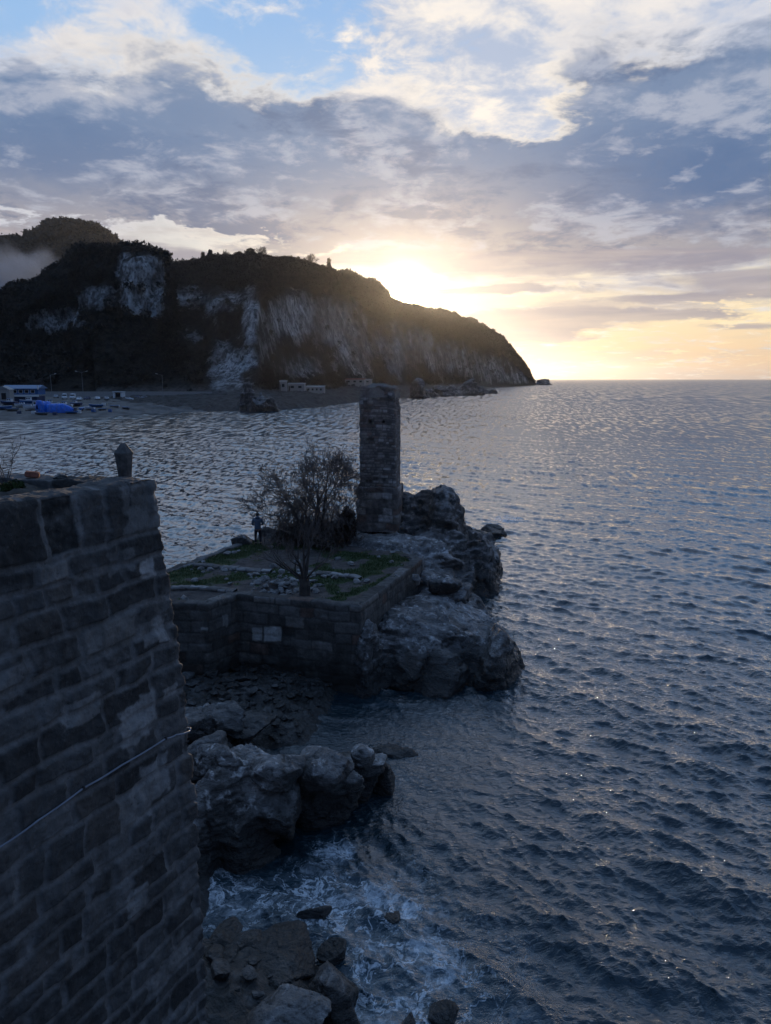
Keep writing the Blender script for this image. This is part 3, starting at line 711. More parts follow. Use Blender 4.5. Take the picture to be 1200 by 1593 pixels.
# ------------------------------------------------------------------ rock outcrops
def eval_mesh_np(o):
    dg = bpy.context.evaluated_depsgraph_get(); ev = o.evaluated_get(dg); me = ev.to_mesh()
    V = np.empty(len(me.vertices) * 3, np.float32); me.vertices.foreach_get('co', V)
    F = np.array([list(p.vertices) if len(p.vertices) == 4 else list(p.vertices) + [p.vertices[-1]] for p in me.polygons if len(p.vertices) in (3, 4)], np.int32)
    quads = np.array([len(set(f)) == 4 for f in F])
    ev.to_mesh_clear()
    return V.reshape(-1, 3), F[quads]
def vnormals(V, F):
    n = np.zeros_like(V, dtype=float); a, b, c, d = (V[F[:, k]] for k in range(4))
    fn = np.cross(c - a, d - b)
    for k in range(4): np.add.at(n, F[:, k], fn)
    return n / (np.linalg.norm(n, axis=1)[:, None] + 1e-9)
def blocky(rng, c, r, rz=0.0, tx=0.0, cuts=9, sub=3, pw=0.8):
    bm = bmesh.new(); bmesh.ops.create_icosphere(bm, subdivisions=sub, radius=1.0)
    V = np.array([v.co[:] for v in bm.verts]); F = [[v.index for v in f.verts] for f in bm.faces]; bm.free()
    V = np.sign(V) * np.abs(V) ** pw
    for _ in range(cuts):
        n = rng.normal(size=3); n /= np.linalg.norm(n); h = rng.uniform(0.5, 0.88)
        e = V @ n - h; V = V - np.maximum(e, 0)[:, None] * n * 0.985
    M = np.array(Euler((tx, 0, rz)).to_matrix())
    return (V * np.array(r) * 1.1) @ M.T + np.array(c), F
def outcrop(name, label, parts, voxel=0.12, amp=0.28, seed=1, strata=0.5, scale=1.0, cat='rock', group=None, mat=None, cuts=16, pw=0.72):
    rng = np.random.default_rng(seed); bm = bmesh.new()
    for p in parts:
        c, r = p[0], p[1]; rz = p[2] if len(p) > 2 else 0.0; tx = p[3] if len(p) > 3 else 0.0
        V, F = blocky(rng, c, r, rz, tx, cuts=cuts, pw=pw)
        vs = [bm.verts.new(v) for v in V]
        for f in F: bm.faces.new([vs[k] for k in f])
    me = bpy.data.meshes.new('tmp'); bm.to_mesh(me); bm.free()
    o = bpy.data.objects.new('tmp', me); COL.objects.link(o)
    md = o.modifiers.new('r', 'REMESH'); md.mode = 'VOXEL'; md.voxel_size = voxel
    V, F = eval_mesh_np(o)
    bpy.data.objects.remove(o); bpy.data.meshes.remove(me)
    N = vnormals(V, F); q = V / scale + seed * 7.7
    tilt = q @ np.array([[1, 0, 0.25], [0, 1, -0.12], [0, 0, 1]]).T
    big = fbm(q * 0.42, 4); rid = ridged(q * np.array([0.5, 0.5, 0.8]) + 3, 6) - 0.4
    st = fbm(tilt * np.array([0.5, 0.5, 3.4]) + 9, 4); cr = np.abs(fbm(q * np.array([0.7, 0.7, 0.35]) + 31, 3))
    crack = np.exp(-(cr / 0.035) ** 2)
    u = tilt[:, 2] * 1.5 + tilt[:, 0] * 0.3 + big * 0.9; lg = u - np.floor(u); ledge = lg ** 4 - 0.2
    d = amp * (0.55 * ledge + 0.9 * big + 0.55 * rid + strata * st * 0.7 - 0.9 * crack + 0.12 * fbm(q * 5.0, 4)) * scale
    V = V + N * d[:, None]
    loc = (float(V[:, 0].mean()), float(V[:, 1].mean()), float(max(0.0, V[:, 2].min())))
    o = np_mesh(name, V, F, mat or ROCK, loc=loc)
    return tag(o, label, cat, group)
def pz(px, py, z, *r): return (tuple(P(px, py, z)), r)

ROCKS = []
def R_(*a, **k): ROCKS.append((a, k))
R_('rock_outcrop', 'large dark rounded sea rock with pale lichened top right of the terrace wall',  # pale top is rock left clear of the shade painted into steep flanks
   [((2.6, 32.2, 0.5), (3.6, 4.7, 2.35)), ((-0.75, 28.9, 0.6), (1.15, 1.1, 2.0)), ((1.0, 30.0, 0.4), (1.5, 1.9, 2.1)), ((2.4, 36.4, 1.0), (1.9, 2.6, 2.0)), ((4.65, 30.6, -0.1), (1.6, 3.0, 2.1)), ((2.2, 29.2, 0.0), (2.2, 1.6, 2.1)), ((4.6, 34.5, 0.2), (1.3, 2.6, 1.8)), ((1.6, 31.2, 0.6), (1.9, 2.6, 2.2))], voxel=0.09, amp=0.17, seed=3, pw=0.85)
R_('boulder', 'rounded boulder on the ridge between terrace corner and sea', [pz(688, 912, 2.7, 1.0, 0.9, 0.6), pz(712, 925, 2.3, 0.9, 1.0, 0.5)], voxel=0.07, amp=0.14, seed=5)
R_('rock_outcrop', 'low pale domed rock at the foot of the stone pillar', [((0.5, 39.6, 2.7), (3.0, 2.6, 1.75)), ((2.9, 38.4, 2.0), (1.8, 2.0, 1.7)), ((3.6, 37.3, 1.2), (1.3, 1.8, 1.6)), ((-1.2, 39.8, 2.6), (1.6, 1.5, 1.5))], voxel=0.11, amp=0.22, seed=8, strata=0.7)
R_('rock_outcrop', 'tall craggy rock beside the pillar dropping steeply to the sea', [((2.5, 45.2, 2.4), (2.7, 2.9, 4.3)), ((1.4, 44.6, 2.5), (1.9, 2.3, 4.0)), ((3.8, 44.6, 2.0), (1.8, 2.6, 4.1)), ((5.2, 46.0, 1.5), (1.3, 2.2, 2.9)), ((6.6, 46.6, 0.4), (1.1, 2.0, 2.4)), ((-0.2, 45.4, 1.6), (2.6, 2.4, 2.6)), ((3.0, 42.4, 1.2), (2.2, 2.0, 3.2)), ((4.9, 43.4, 0.4), (1.9, 2.3, 2.9))], voxel=0.11, amp=0.20, seed=11, pw=0.8)
R_('rock', 'jagged low rocks behind the pillar crag at the waterline', [((7.4, 54.5, 0.2), (1.1, 1.6, 1.4)), ((6.3, 51.0, 0.5), (1.2, 1.9, 1.8))], voxel=0.12, amp=0.3, seed=12)
R_('rock', 'outermost small black rock with surf breaking round it', [((8.9, 58.6, 0.1), (1.15, 1.0, 1.0))], voxel=0.1, amp=0.22, seed=14)
R_('rocky_mound', 'low stony mound under the big bare bush', [pz(480, 838, 3.5, 2.6, 1.8, 0.95), pz(428, 836, 3.4, 1.3, 1.0, 0.75), pz(530, 842, 3.4, 1.4, 1.3, 0.9)], voxel=0.1, amp=0.2, seed=15)
R_('rock', 'pale square ledge stone at the terrace edge left of the fisherman', [pz(378, 846, 3.55, 0.75, 0.55, 0.4)], voxel=0.06, amp=0.1, seed=17)
# near shelf
R_('rock_shelf', 'dark overhanging rock shelf running out below the fortress wall',
   [(tuple(P(335, 1275, 0.75)), (1.5, 1.5, 1.35)), (tuple(P(415, 1255, 0.75)), (1.5, 1.5, 1.25)), (tuple(P(490, 1235, 0.6)), (1.5, 1.4, 1.15)), (tuple(P(550, 1215, 0.35)), (1.1, 1.1, 1.0)), (tuple(P(450, 1235, 0.5)), (1.5, 1.5, 1.2)), (tuple(P(300, 1310, 0.5)), (1.2, 1.2, 1.55)), (tuple(P(370, 1320, 0.2)), (1.3, 0.8, 1.35)), (tuple(P(300, 1215, 0.6)), (1.6, 1.3, 1.2))], voxel=0.06, amp=0.16, seed=21, pw=0.5, strata=0.9, scale=0.7)
R_('boulder', 'round dark boulder on the shelf next to the fortress wall', [pz(338, 1190, 2.0, 0.72, 0.6, 0.5)], voxel=0.04, amp=0.13, seed=22, scale=0.55)
R_('boulder', 'tilted angular boulder in the middle of the rock shelf', [(tuple(P(428, 1195, 2.05)), (0.85, 0.62, 0.52), 0.2, -0.2)], voxel=0.04, amp=0.12, seed=24, pw=0.5, scale=0.55, cuts=14)
R_('boulder', 'flat lichened slab boulder toward the outer end of the shelf', [(tuple(P(515, 1192, 1.75)), (0.85, 0.8, 0.42), -0.2, 0.1)], voxel=0.04, amp=0.12, seed=25, pw=0.5, scale=0.55, cuts=14)  # pale top is rock left clear of the shade painted into steep flanks
R_('boulder', 'upright knob of rock near the outer tip of the shelf', [pz(568, 1178, 1.45, 0.42, 0.4, 0.36)], voxel=0.035, amp=0.1, seed=26, scale=0.5)
R_('boulder', 'square block at the very tip of the shelf above the water', [pz(598, 1224, 0.0, 0.5, 0.55, 0.8)], voxel=0.035, amp=0.09, seed=27, pw=0.5, scale=0.5)
R_('rock_outcrop', 'pale rough ledge between the fortress wall and the rubble beach', [pz(330, 1120, 1.2, 1.3, 0.9, 0.62), pz(385, 1128, 0.9, 1.0, 0.9, 0.5), pz(305, 1130, 1.3, 1.1, 1.0, 0.6)], voxel=0.05, amp=0.16, seed=28, pw=0.5, scale=0.7)
R_('rock', 'thin dark reef just awash beyond the shelf tip', [pz(615, 1172, 0.0, 1.0, 0.5, 0.28)], voxel=0.05, amp=0.1, seed=29, scale=0.6)
# bottom foreground
R_('rock_slab', 'square-edged grey block standing at the water edge bottom centre', [(tuple(P(510, 1545, 0.55)), (0.62, 0.55, 0.78), 0.35, 0.05), (tuple(P(535, 1600, 0.0)), (0.5, 0.5, 0.6))], voxel=0.03, amp=0.08, seed=31, pw=0.5, scale=0.45, cuts=12)
R_('rock_slab', 'rough pale grey slab at the bottom edge of the view', [(tuple(P(440, 1592, 0.85)), (0.85, 0.6, 0.35), -0.35, 0.0)], voxel=0.03, amp=0.08, seed=33, pw=0.5, scale=0.45, cuts=12)
R_('rock_slab', 'broad flat dark slab between the pale slabs and the foam', [(tuple(P(432, 1500, 0.35)), (0.95, 0.85, 0.32), 0.4, 0.0)], voxel=0.035, amp=0.05, seed=34, pw=0.5, scale=0.5, strata=0.3)
R_('rock_slab', 'light streaked slab beside the foot of the fortress wall', [(tuple(P(343, 1462, 0.6)), (0.55, 0.34, 0.22), 0.7, 0.1)], voxel=0.03, amp=0.06, seed=35, pw=0.5, scale=0.4, cuts=14)
R_('rock', 'knobbly dark rock behind the flat slab by the surf', [pz(380, 1478, 0.5, 0.5, 0.42, 0.28)], voxel=0.03, amp=0.09, seed=36, scale=0.4)
R_('rock', 'small rock with white water on top in the foam', [pz(492, 1424, 0.05, 0.42, 0.22, 0.22)], voxel=0.03, amp=0.07, seed=37, pw=0.5, scale=0.4)
R_('rock', 'dark half-sunken rock right of the foam patch', [pz(610, 1432, 0.0, 0.42, 0.3, 0.24)], voxel=0.03, amp=0.07, seed=38, scale=0.4)
R_('rock', 'black wet rock at the bottom edge in swirling foam', [pz(686, 1582, 0.0, 0.42, 0.38, 0.42)], voxel=0.03, amp=0.08, seed=39, pw=0.5, scale=0.4)
R_('rock', 'little black rock left of the wet rock at the bottom edge', [pz(636, 1596, 0.0, 0.22, 0.2, 0.22)], voxel=0.025, amp=0.05, seed=40, scale=0.4)
R_('rock', 'brown wave-washed rock behind the square block', [pz(520, 1486, 0.1, 0.42, 0.3, 0.3)], voxel=0.03, amp=0.07, seed=41, scale=0.4)
# far shore
R_('sea_stack', 'steep dark rock stack on the shore left of the white houses', [((-53.5, 292, 3), (4.5, 5, 9)), ((-48.5, 290, 1), (4.0, 5, 8.5)), ((-45.5, 292, 1), (3.0, 4, 6))], voxel=0.4, amp=0.28, seed=50, scale=3.5)
R_('sea_rock', 'blocky rock below the headland cliff right of the pillar top', [((22, 500, 1), (7, 8, 10)), ((27, 505, 0), (5, 8, 8))], voxel=0.9, amp=0.26, seed=51, scale=6)
R_('sea_rock', 'wide rock mass at the foot of the headland cliff', [((42, 555, 1), (14, 9, 9)), ((33, 540, 0), (9, 8, 6))], voxel=0.9, amp=0.26, seed=52, scale=6)
R_('sea_rock', 'pointed rock mass running out from the headland foot', [((64, 595, 1), (11, 10, 13)), ((74, 600, 0), (8, 9, 9)), ((54, 590, 0), (9, 9, 7))], voxel=1.0, amp=0.26, seed=53, scale=6)
R_('sea_rock', 'small outlying rock right of the headland foot', [((86, 650, 0), (6, 5, 5.5)), ((92, 650, -1), (5, 4, 4))], voxel=0.8, amp=0.26, seed=54, scale=5)
R_('islet', 'pointed islet just off the tip of the headland', [((330, 1590, 2), (10, 12, 19)), ((338, 1590, -2), (14, 12, 15)), ((320, 1590, -2), (12, 12, 9)), ((350, 1592, -4), (9, 10, 9))], voxel=2.0, amp=0.16, seed=55, scale=14)
for a_, k_ in ROCKS: outcrop(*a_, **k_)

# shore ground: rubble beach under the terrace and the wet ledge at the wall foot
def make_shore():
    xs = np.arange(-14, 3, 0.09); ys = np.arange(7.5, 31.0, 0.09); X, Y = np.meshgrid(xs, ys, indexing='ij')
    def hump(px, py, rx, ry, h, z=0.0, pw=2):
        c = P(px, py, z); return h * np.exp(-(np.abs((X - c.x) / rx) ** pw + np.abs((Y - c.y) / ry) ** pw))
    Z = -1.0 + np.maximum.reduce([hump(345, 1085, 4.0, 3.6, 1.75, 0.5, 4), hump(250, 1560, 3.6, 2.3, 1.75, .4, 4), hump(400, 1570, 1.9, 1.5, 1.35, .3, 3), hump(150, 1250, 3.8, 8, 2.2, 1, 4), hump(420, 1040, 2.8, 1.6, 1.5, .5, 4), hump(480, 1600, 1.2, .9, 1.2, 0, 3), hump(465, 1085, 1.9, 2.6, 1.35, 0, 4), hump(420, 1130, 2.2, 1.8, 1.5, 0, 4)])
    p = arr(X, Y, 0 * X)
    Z += (ridged(p * 0.8, 5) - 0.4) * 0.3 + fbm(p * 3.0, 4) * 0.07
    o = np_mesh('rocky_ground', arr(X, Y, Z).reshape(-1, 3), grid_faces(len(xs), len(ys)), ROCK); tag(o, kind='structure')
    rng = np.random.default_rng(5); pts = []; sz = []
    protos = []
    for k in range(6):
        V, F = blocky(rng, (0, 0, 0), (1, 0.75, 0.5), cuts=14, sub=2); protos.append((V, np.array(F)))
    w = np.clip(Z, 0, 1.2) * (1 + 2 * sstep(Y, 20, 24)); w = (w / w.sum()).ravel(); k = rng.choice(w.size, 1500, p=w); i, j = k // len(ys), k % len(ys)
    s = 0.05 + rng.random(1500) ** 3 * 0.3
    pts = np.stack([xs[i] + rng.normal(0, .05, 1500), ys[j] + rng.normal(0, .05, 1500), Z[i, j] + s * 0.15], -1)
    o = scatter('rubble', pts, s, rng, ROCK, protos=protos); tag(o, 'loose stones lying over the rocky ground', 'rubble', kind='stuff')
make_shore()
# ------------------------------------------------------------------ masonry
PAL_OLD = [(0.15, 0.145, 0.14)] * 5 + [(0.10, 0.095, 0.09)] * 4 + [(0.22, 0.21, 0.20)] * 3 + [(0.36, 0.35, 0.34), (0.065, 0.06, 0.058), (0.17, 0.13, 0.11)]
PAL_TOWER = [(0.24, 0.215, 0.20)] * 5 + [(0.14, 0.125, 0.12)] * 3 + [(0.36, 0.34, 0.33)] * 2 + [(0.17, 0.12, 0.10)] * 2
def masonry(S, T, courses, blen, mortar, seed, pal, mcol, warp=0.04, top_down=0.0, rnd=0.05, special=None):
    """returns depth 0..1 and tint; T measured downwards from the top"""
    rng = np.random.default_rng(seed)
    p = arr(S, T, 0 * S)
    s = S + warp * fbm(p * 1.7 + 3, 3); t = T + warp * 0.6 * fbm(p * np.array([0.9, 1.7, 1]) + 13, 3)
    L = S.max() + 2; H = T.max() + 1
    cs = []; y = -0.5
    while y < H: h = courses[len(cs)] if len(cs) < len(courses) else rng.choice(courses[1:]) * rng.uniform(0.85, 1.15); cs.append(y); y += h if len(cs) > 1 else h + 0.5
    cs = np.array(cs + [y]); ci = np.clip(np.searchsorted(cs, t, side='right') - 1, 0, len(cs) - 2)
    dt = np.minimum(t - cs[ci], cs[ci + 1] - t)
    dx = np.zeros_like(s); bid = np.zeros(s.shape, int); n = 0
    for c in range(len(cs) - 1):
        m = ci == c
        if not m.any(): continue
        bl = []; x = -1.0 - rng.random(); ch = cs[c + 1] - cs[c]
        while x < L + 1: bl.append(x); x += rng.uniform(*blen) * (0.75 + 0.5 * min(ch / 0.35, 1.6))
        bl = np.array(bl + [x]); bi = np.clip(np.searchsorted(bl, s[m], side='right') - 1, 0, len(bl) - 2)
        dx[m] = np.minimum(s[m] - bl[bi], bl[bi + 1] - s[m]); bid[m] = bi + n; n += len(bl)
    q = np.hypot(np.maximum(rnd - dx, 0), np.maximum(rnd - dt, 0)); d = rnd - q
    jit = rng.uniform(0.0, 1.0, n + 5)[bid]
    mw = mortar * (0.15 + 0.3 * jit + 0.25 * np.abs(fbm(p * 2.6 + 60, 3)))
    e = sstep(d, mw, mw + 0.03)
    off = rng.uniform(0.35, 1.0, n + 5)[bid]; pa = np.array(pal); col = pa[rng.integers(0, len(pa), n + 5)] * rng.uniform(0.8, 1.3, (n + 5, 1))
    col = col[bid]
    miss = rng.random(n + 5)[bid] < 0.015
    off = np.where(miss, -0.5, off); col = np.where(miss[..., None], col * 0.35, col)
    mc = np.array(mcol) * (1 + 0.25 * fbm(p * 4, 3))[..., None]
    tint = mc * (1 - e[..., None]) + col * e[..., None]
    return e * off, tint
def stone_wall(name, pts, z0, z1, T, seed, courses, blen, mat, label=None, cat='wall', res=0.05, mortar=0.05, bulge=0.05, flip=False, pal=PAL_OLD, mcol=(0.16, 0.15, 0.145), rough=0.03,
               closed=False, lean=None, inner=0.3, warp=0.04, carve=None, paint=None, parent=None, rnd=0.05, group=None, topz=None, ztop_noise=0.03):
    pts = [np.array(p[:2], float) for p in pts]
    if closed: pts = pts + [pts[0]]
    seg = [np.linalg.norm(b - a) for a, b in zip(pts, pts[1:])]; cum = np.concatenate([[0], np.cumsum(seg)]); L = cum[-1]
    ns = max(4, int(L / res)); s = np.linspace(0, L, ns + (0 if closed else 1), endpoint=not closed)
    def pos(q):
        if closed: q = q % L
        return np.stack([np.interp(q, cum, [p[0] for p in pts]), np.interp(q, cum, [p[1] for p in pts])], -1)
    w = max(0.06, res * 1.2)
    ext = lambda q: pos(q) if closed else pos(np.clip(q, 0, L))
    tan = ext(s + w) - ext(s - w); tan /= np.linalg.norm(tan, axis=1)[:, None] + 1e-9
    nrm = np.stack([tan[:, 1], -tan[:, 0]], -1) * (-1 if flip else 1)
    H = z1 - z0
    # section: top inner edge -> across the top -> down the outer face
    tt = np.concatenate([np.arange(-inner - T, 0, res), np.arange(0, H + res, res)])
    S, TT = np.meshgrid(s, tt, indexing='ij')
    dep, tint = masonry(S, TT + inner + T, [courses[0] + inner + T] + list(courses[1:]) if False else courses, blen, mortar, seed, pal, mcol, warp=warp, rnd=rnd)
    dface, tface = masonry(S, np.maximum(TT, 0), courses, blen, mortar, seed, pal, mcol, warp=warp, rnd=rnd)
    dtop, ttop = masonry(S, TT + 50, [50.0 + T * 0.5, max(T, 0.3)] * 6, (blen[0] * 1.2, blen[1] * 1.3), mortar, seed + 5, pal, mcol, warp=warp, rnd=rnd)
    face = TT >= 0; dep = np.where(face, dface, dtop * 0.2); tint = np.where(face[..., None], tface, ttop)
    out = np.where(face, 0.0, np.maximum(TT, -T)); dz = np.where(face, -TT, np.where(TT < -T, TT + T, 0.0))
    rr = 0.05                                                     # soften the arris
    B = pos(s)[:, None, :] + nrm[:, None, :] * out[..., None]
    zt = (topz(s)[:, None] if topz is not None else z1) + ztop_noise * fbm(arr(S, 0 * S, seed), 3) * 2
    Z = zt + dz
    if topz is not None: Z = np.where(face, zt - TT * (zt - z0) / H, Z)
    p = arr(B[..., 0], B[..., 1], Z)
    n_face = arr(nrm[:, None, 0] + 0 * Z, nrm[:, None, 1] + 0 * Z, 0 * Z); n_top = arr(0 * Z, 0 * Z, 1 + 0 * Z)
    k = sstep(TT, -rr * 1.5, rr * 1.5)[..., None]; N = n_face * k + n_top * (1 - k)
    p = p - N * 0  - (n_face + n_top) * (rr * 0.5 * np.exp(-(TT / rr) ** 2))[..., None]
    d = bulge * dep + rough * fbm(p * 3.1 + seed, 5) + rough * 0.5 * (ridged(p * 6 + seed, 3) - 0.4)
    if carve is not None: 
        cdep, cmask = carve(S, TT, p); d = d - cdep; tint = tint * (1 - cmask[..., None] * 0.85)
    if paint is not None: tint = paint(S, TT, p, tint)
    p = p + N * d[..., None]
    if lean is not None: p = lean(p, S, TT)
    V = p.reshape(-1, 3); F = grid_faces(len(s), len(tt), flip=not flip, wrap=closed)
    loc = (float(V[:, 0].mean()), float(V[:, 1].mean()), z0)
    o = np_mesh(name, V, F, mat, attrs={'tint': np.clip(tint, 0.005, 1).reshape(-1, 3)}, loc=None if parent is not None else loc, parent=parent)
    if label: tag(o, label, cat, group)
    return o
M_OLD = masonry_material('weathered_wall_stone', 0.66); M_TERR = masonry_material('terrace_wall_stone', 0.72, wetz=0.9); M_TOW = masonry_material('pillar_stone', 0.75)

# ---- fortress wall in the left foreground
FZ = 12.5 - 1.475
VPD = np.array([math.sin(R(26)), math.cos(R(26))])
FC = P(240, 745, FZ); FC2 = np.array([FC.x, FC.y])
RET = np.array([-math.sin(R(76)), math.cos(R(76))])
def fort_lean(p, S, TT):
    z = p[..., 2]; drop = FZ - z
    off = np.interp(drop, [0, 0.8, 3.6, 6, 12], [0, 0.05, 0.33, 0.42, 0.45])
    ero = 0.05 * fbm(arr(0 * z, 0 * z, z * 2.2) + 4, 4) * sstep(S, 8.0, 9.0)
    p[..., 0] += (VPD[0] * 0.85 + VPD[1] * 0.35) * (off + ero); p[..., 1] += (VPD[1] * 0.85 - VPD[0] * 0.35) * (off + ero)
    return p
def fort_paint(S, TT, p, tint):
    qx, qy = to_px(p)      # pale stones are placed on the wall where the photo has them
    for (s0, t0, ws, wt, c) in [(9.62, 1.33, 0.16, 0.13, 0.60), (9.5, 2.3, .2, .17, .32), (9.7, 2.35, .12, .16, .40), (8.9, 3.55, .26, .28, .40), (9.25, 3.45, .14, .26, .36), (8.05, 2.95, .32, .17, .33), (9.7, 3.35, .15, .08, .42),
                                 (8.75, 4.8, .3, .28, .36), (9.2, 4.6, .25, .3, .33), (9.65, .4, .33, .36, .24), (9.15, 1.1, .22, .15, .22), (8.6, 6.3, .2, .2, .3), (7.0, 2.2, .3, .2, .26)]:
        d = np.maximum(np.abs(S - s0) / ws, np.abs(TT - t0) / wt) + 0.25 * fbm(arr(S, TT, 0 * S) * 5, 3)
        m = sstep(d, 1.12, 0.95)[..., None]; c = c * 0.85; tint = tint * (1 - m) + np.array([c, c * 0.985, c * 0.97]) * m
    return tint
A0 = FC2 - VPD * 10.0
fort = stone_wall('fortress_wall', [A0, FC2, FC2 + RET * 7.0], -1.0, FZ, 0.55, 40, [0.80, 0.34, 0.30, 0.40, 0.45, 0.29, 0.36, 0.48, 0.32, 0.40], (0.28, 0.75), M_OLD,
                  'tall old fortress wall of coursed rubble blocks in the left foreground', 'wall', res=0.022, mortar=0.085, bulge=0.055, rough=0.035, lean=fort_lean, paint=fort_paint, warp=0.07, mcol=(0.205, 0.20, 0.197), rnd=0.06, ztop_noise=0.012,
                   pal=[(0.085, 0.083, 0.082)] * 6 + [(0.062, 0.06, 0.059)] * 4 + [(0.125, 0.123, 0.122)] * 3 + [(0.24, 0.23, 0.22), (0.05, 0.047, 0.045), (0.10, 0.09, 0.083)])
def fort_top():
    a = np.linspace(-9.9, 0, 200)[:, None]; b = np.linspace(0.25, 6.9, 120)[None, :]
    X = FC2[0] + VPD[0] * (a * 0.97 - 0.3) + RET[0] * b; Y = FC2[1] + VPD[1] * (a * 0.97 - 0.3) + RET[1] * b
    Z = FZ - 0.13 + 0.07 * fbm(arr(X, Y, 0 * X) * 1.6, 5) + 0.03 * fbm(arr(X, Y, 0 * X) * 7, 3)
    m = simple('dark_soil', (0.045, 0.038, 0.03), 0.95, var=0.5, scale=5, bmp=0.03)
    o = np_mesh('soil', arr(X, Y, Z).reshape(-1, 3), grid_faces(200, 120), m); tag(o, kind='structure')
fort_top()
# stone post on the wall
def stone_post():
    b = P(195, 741, FZ); D = b.y; px = D / math.cos(R(-17)) / FPX * 1.0
    t = thing('stone_post', (b.x, b.y, FZ - 0.04), 'weathered stone post with a blunt pointed cap on the fortress wall corner', 'post', rz=0.3)
    s = px * 1.02
    secs = []; n = 8
    prof = [(0, 10.0), (6, 10.2), (18, 11.4), (30, 12.8), (36, 13.4)]
    mb = MB(); mb.loft([[(math.cos(6.283 * k / n + .39) * r * s, math.sin(6.283 * k / n + .39) * r * s, h * s) for k in range(n)] for h, r in prof])
    bmesh.ops.bevel(mb.bm, geom=[e for e in mb.bm.edges if abs(e.verts[0].co.z - e.verts[1].co.z) > 0.01], offset=0.015, segments=2, affect='EDGES')
    mb.build('shaft', M_CONC2, t)
    mb = MB(); mb.loft([[(math.cos(6.283 * k / n + .39) * r * s, math.sin(6.283 * k / n + .39) * r * s, h * s) for k in range(n)] for h, r in [(36.05, 14.2), (39, 14.2), (41, 12.5), (47, 7.5), (51.5, 4.6), (53, 2.5)]])
    mb.build('cap', M_CONC2, t)
M_CONC2 = simple('weathered_post_stone', (0.07, 0.068, 0.066), 0.9, var=0.45, scale=9, bmp=0.015)
stone_post()
M_BRICK = simple('broken_brick', (0.26, 0.10, 0.07), 0.9, var=0.4, scale=20, bmp=0.01)
q = P(51, 742, FZ + 0.02); b = MB(); b.box((0, 0, 0.04), (0.20, 0.10, 0.085), Euler((0.05, 0.12, 0.2)).to_matrix(), bev=0.012)
tag(b.build('brick', M_BRICK, loc=q), 'broken red brick lying on top of the fortress wall', 'brick')
outcrop('stone', 'grey loose stone lying on the wall top left of the post', [(tuple(P(95, 743, FZ + 0.02)), (0.13, 0.09, 0.085))], voxel=0.012, amp=0.03, seed=71, scale=0.12, cat='stone')
outcrop('stone', 'low flat stone bit on the wall top just left of the post', [(tuple(P(140, 742, FZ)), (0.11, 0.08, 0.03))], voxel=0.012, amp=0.02, seed=72, scale=0.12, cat='stone')
# cable clipped across the wall
def wall_pt(px, py, off=0.03):
    d = np.array(ray(px, py)); n = np.array([VPD[1], -VPD[0], 0.0])
    # intersect with the leaned face: iterate
    z = 6.0
    for _ in range(6):
        o_ = np.interp(FZ - z, [0, 0.8, 3.6, 6, 12], [0, 0.05, 0.33, 0.42, 0.45]); c = np.array([FC2[0] + (VPD[0] * 0.85 + VPD[1] * 0.35) * o_, FC2[1] + (VPD[1] * 0.85 - VPD[0] * 0.35) * o_, 0]) + n * (0.055 + off)
        t = (n @ c) / (n[:2] @ d[:2]); z = CAM_H + d[2] * t
    return Vector((d[0] * t, d[1] * t, z))
cb = MB(); ctr = [(-40, 1345), (0, 1318), (60, 1276), (130, 1226), (190, 1190), (258, 1149), (275, 1143), (294, 1138)]
cp = [wall_pt(*c) for c in ctr]
e0 = cp[-1]; cp.append(e0 + Vector((VPD[0], VPD[1], 0)) * 0.12 + Vector((-0.05, 0, 0))); cp.append(cp[-1] + Vector((RET[0], RET[1], 0.02)) * 1.2)
dense = []
for a_, b_ in zip(cp, cp[1:]):
    for k in range(8): dense.append(a_.lerp(b_, k / 8) - Vector((0, 0, 0.012)) * math.sin(math.pi * k / 8))
dense.append(cp[-1]); cb.tube(dense, 0.014, 8)
M_CABLE = simple('grey_cable', (0.16, 0.18, 0.22), 0.45, var=0.15)
cable = cb.build('cable', M_CABLE, smooth=True); tag(cable, 'grey cable clipped slantwise across the fortress wall', 'cable')
M_BLACK = simple('black_plastic', (0.015, 0.015, 0.016), 0.5)
for c in ((130, 1226), (258, 1149)):
    w0 = wall_pt(*c); mb = MB(); mb.box(tuple(w0), (0.05, 0.035, 0.05), Euler((0, 0.5, -R(26) + R(90))).to_matrix(), bev=0.008); mb.build('clip', M_BLACK, cable)

# ---- terrace
TZ = 3.6
def T2(px, py): p = P(px, py, TZ); return np.array([p.x, p.y])
tA, tB, tC, tE, tF = T2(120, 938), T2(322, 941), T2(366, 925), T2(560, 944), T2(660, 869)
tG, tH, tI, tJ = T2(600, 848), T2(396, 840), T2(262, 890), T2(120, 942)
def terr_pal(S, TT, p, tint): 
    qx, qy = to_px(p)
    for x0, y0, wx, wy, c in ((401, 986, 7, 10, .36), (425, 986, 13, 11, .40), (350, 965, 4, 9, .3), (318, 978, 5, 2, .35)):
        m = sstep(np.maximum(np.abs(qx - x0) / wx, np.abs(qy - y0) / wy), 1.08, 0.95)[..., None] * (TT > 0)[..., None]
        tint = tint * (1 - m) + np.array([c, c, c * .97]) * m
    return tint
cours = [0.28, 0.42, 0.5, 0.45, 0.4, 0.5, 0.45]
stone_wall('terrace_wall', [tA, tB, tC, tE, tF, tF + (tG - tF) * 0.3], -0.6, TZ + 0.03, 0.5, 60, cours, (0.4, 0.95), M_TERR, 'squared stone retaining wall of the terrace with a flat coping', 'wall', res=0.055, mortar=0.03, bulge=0.05, rough=0.03,
           paint=terr_pal, pal=[(0.12, 0.115, 0.11)] * 4 + [(0.08, 0.075, 0.07)] * 3 + [(0.17, 0.16, 0.15)] * 2 + [(0.15, 0.10, 0.08)], mcol=(0.07, 0.065, 0.06), rnd=0.035)
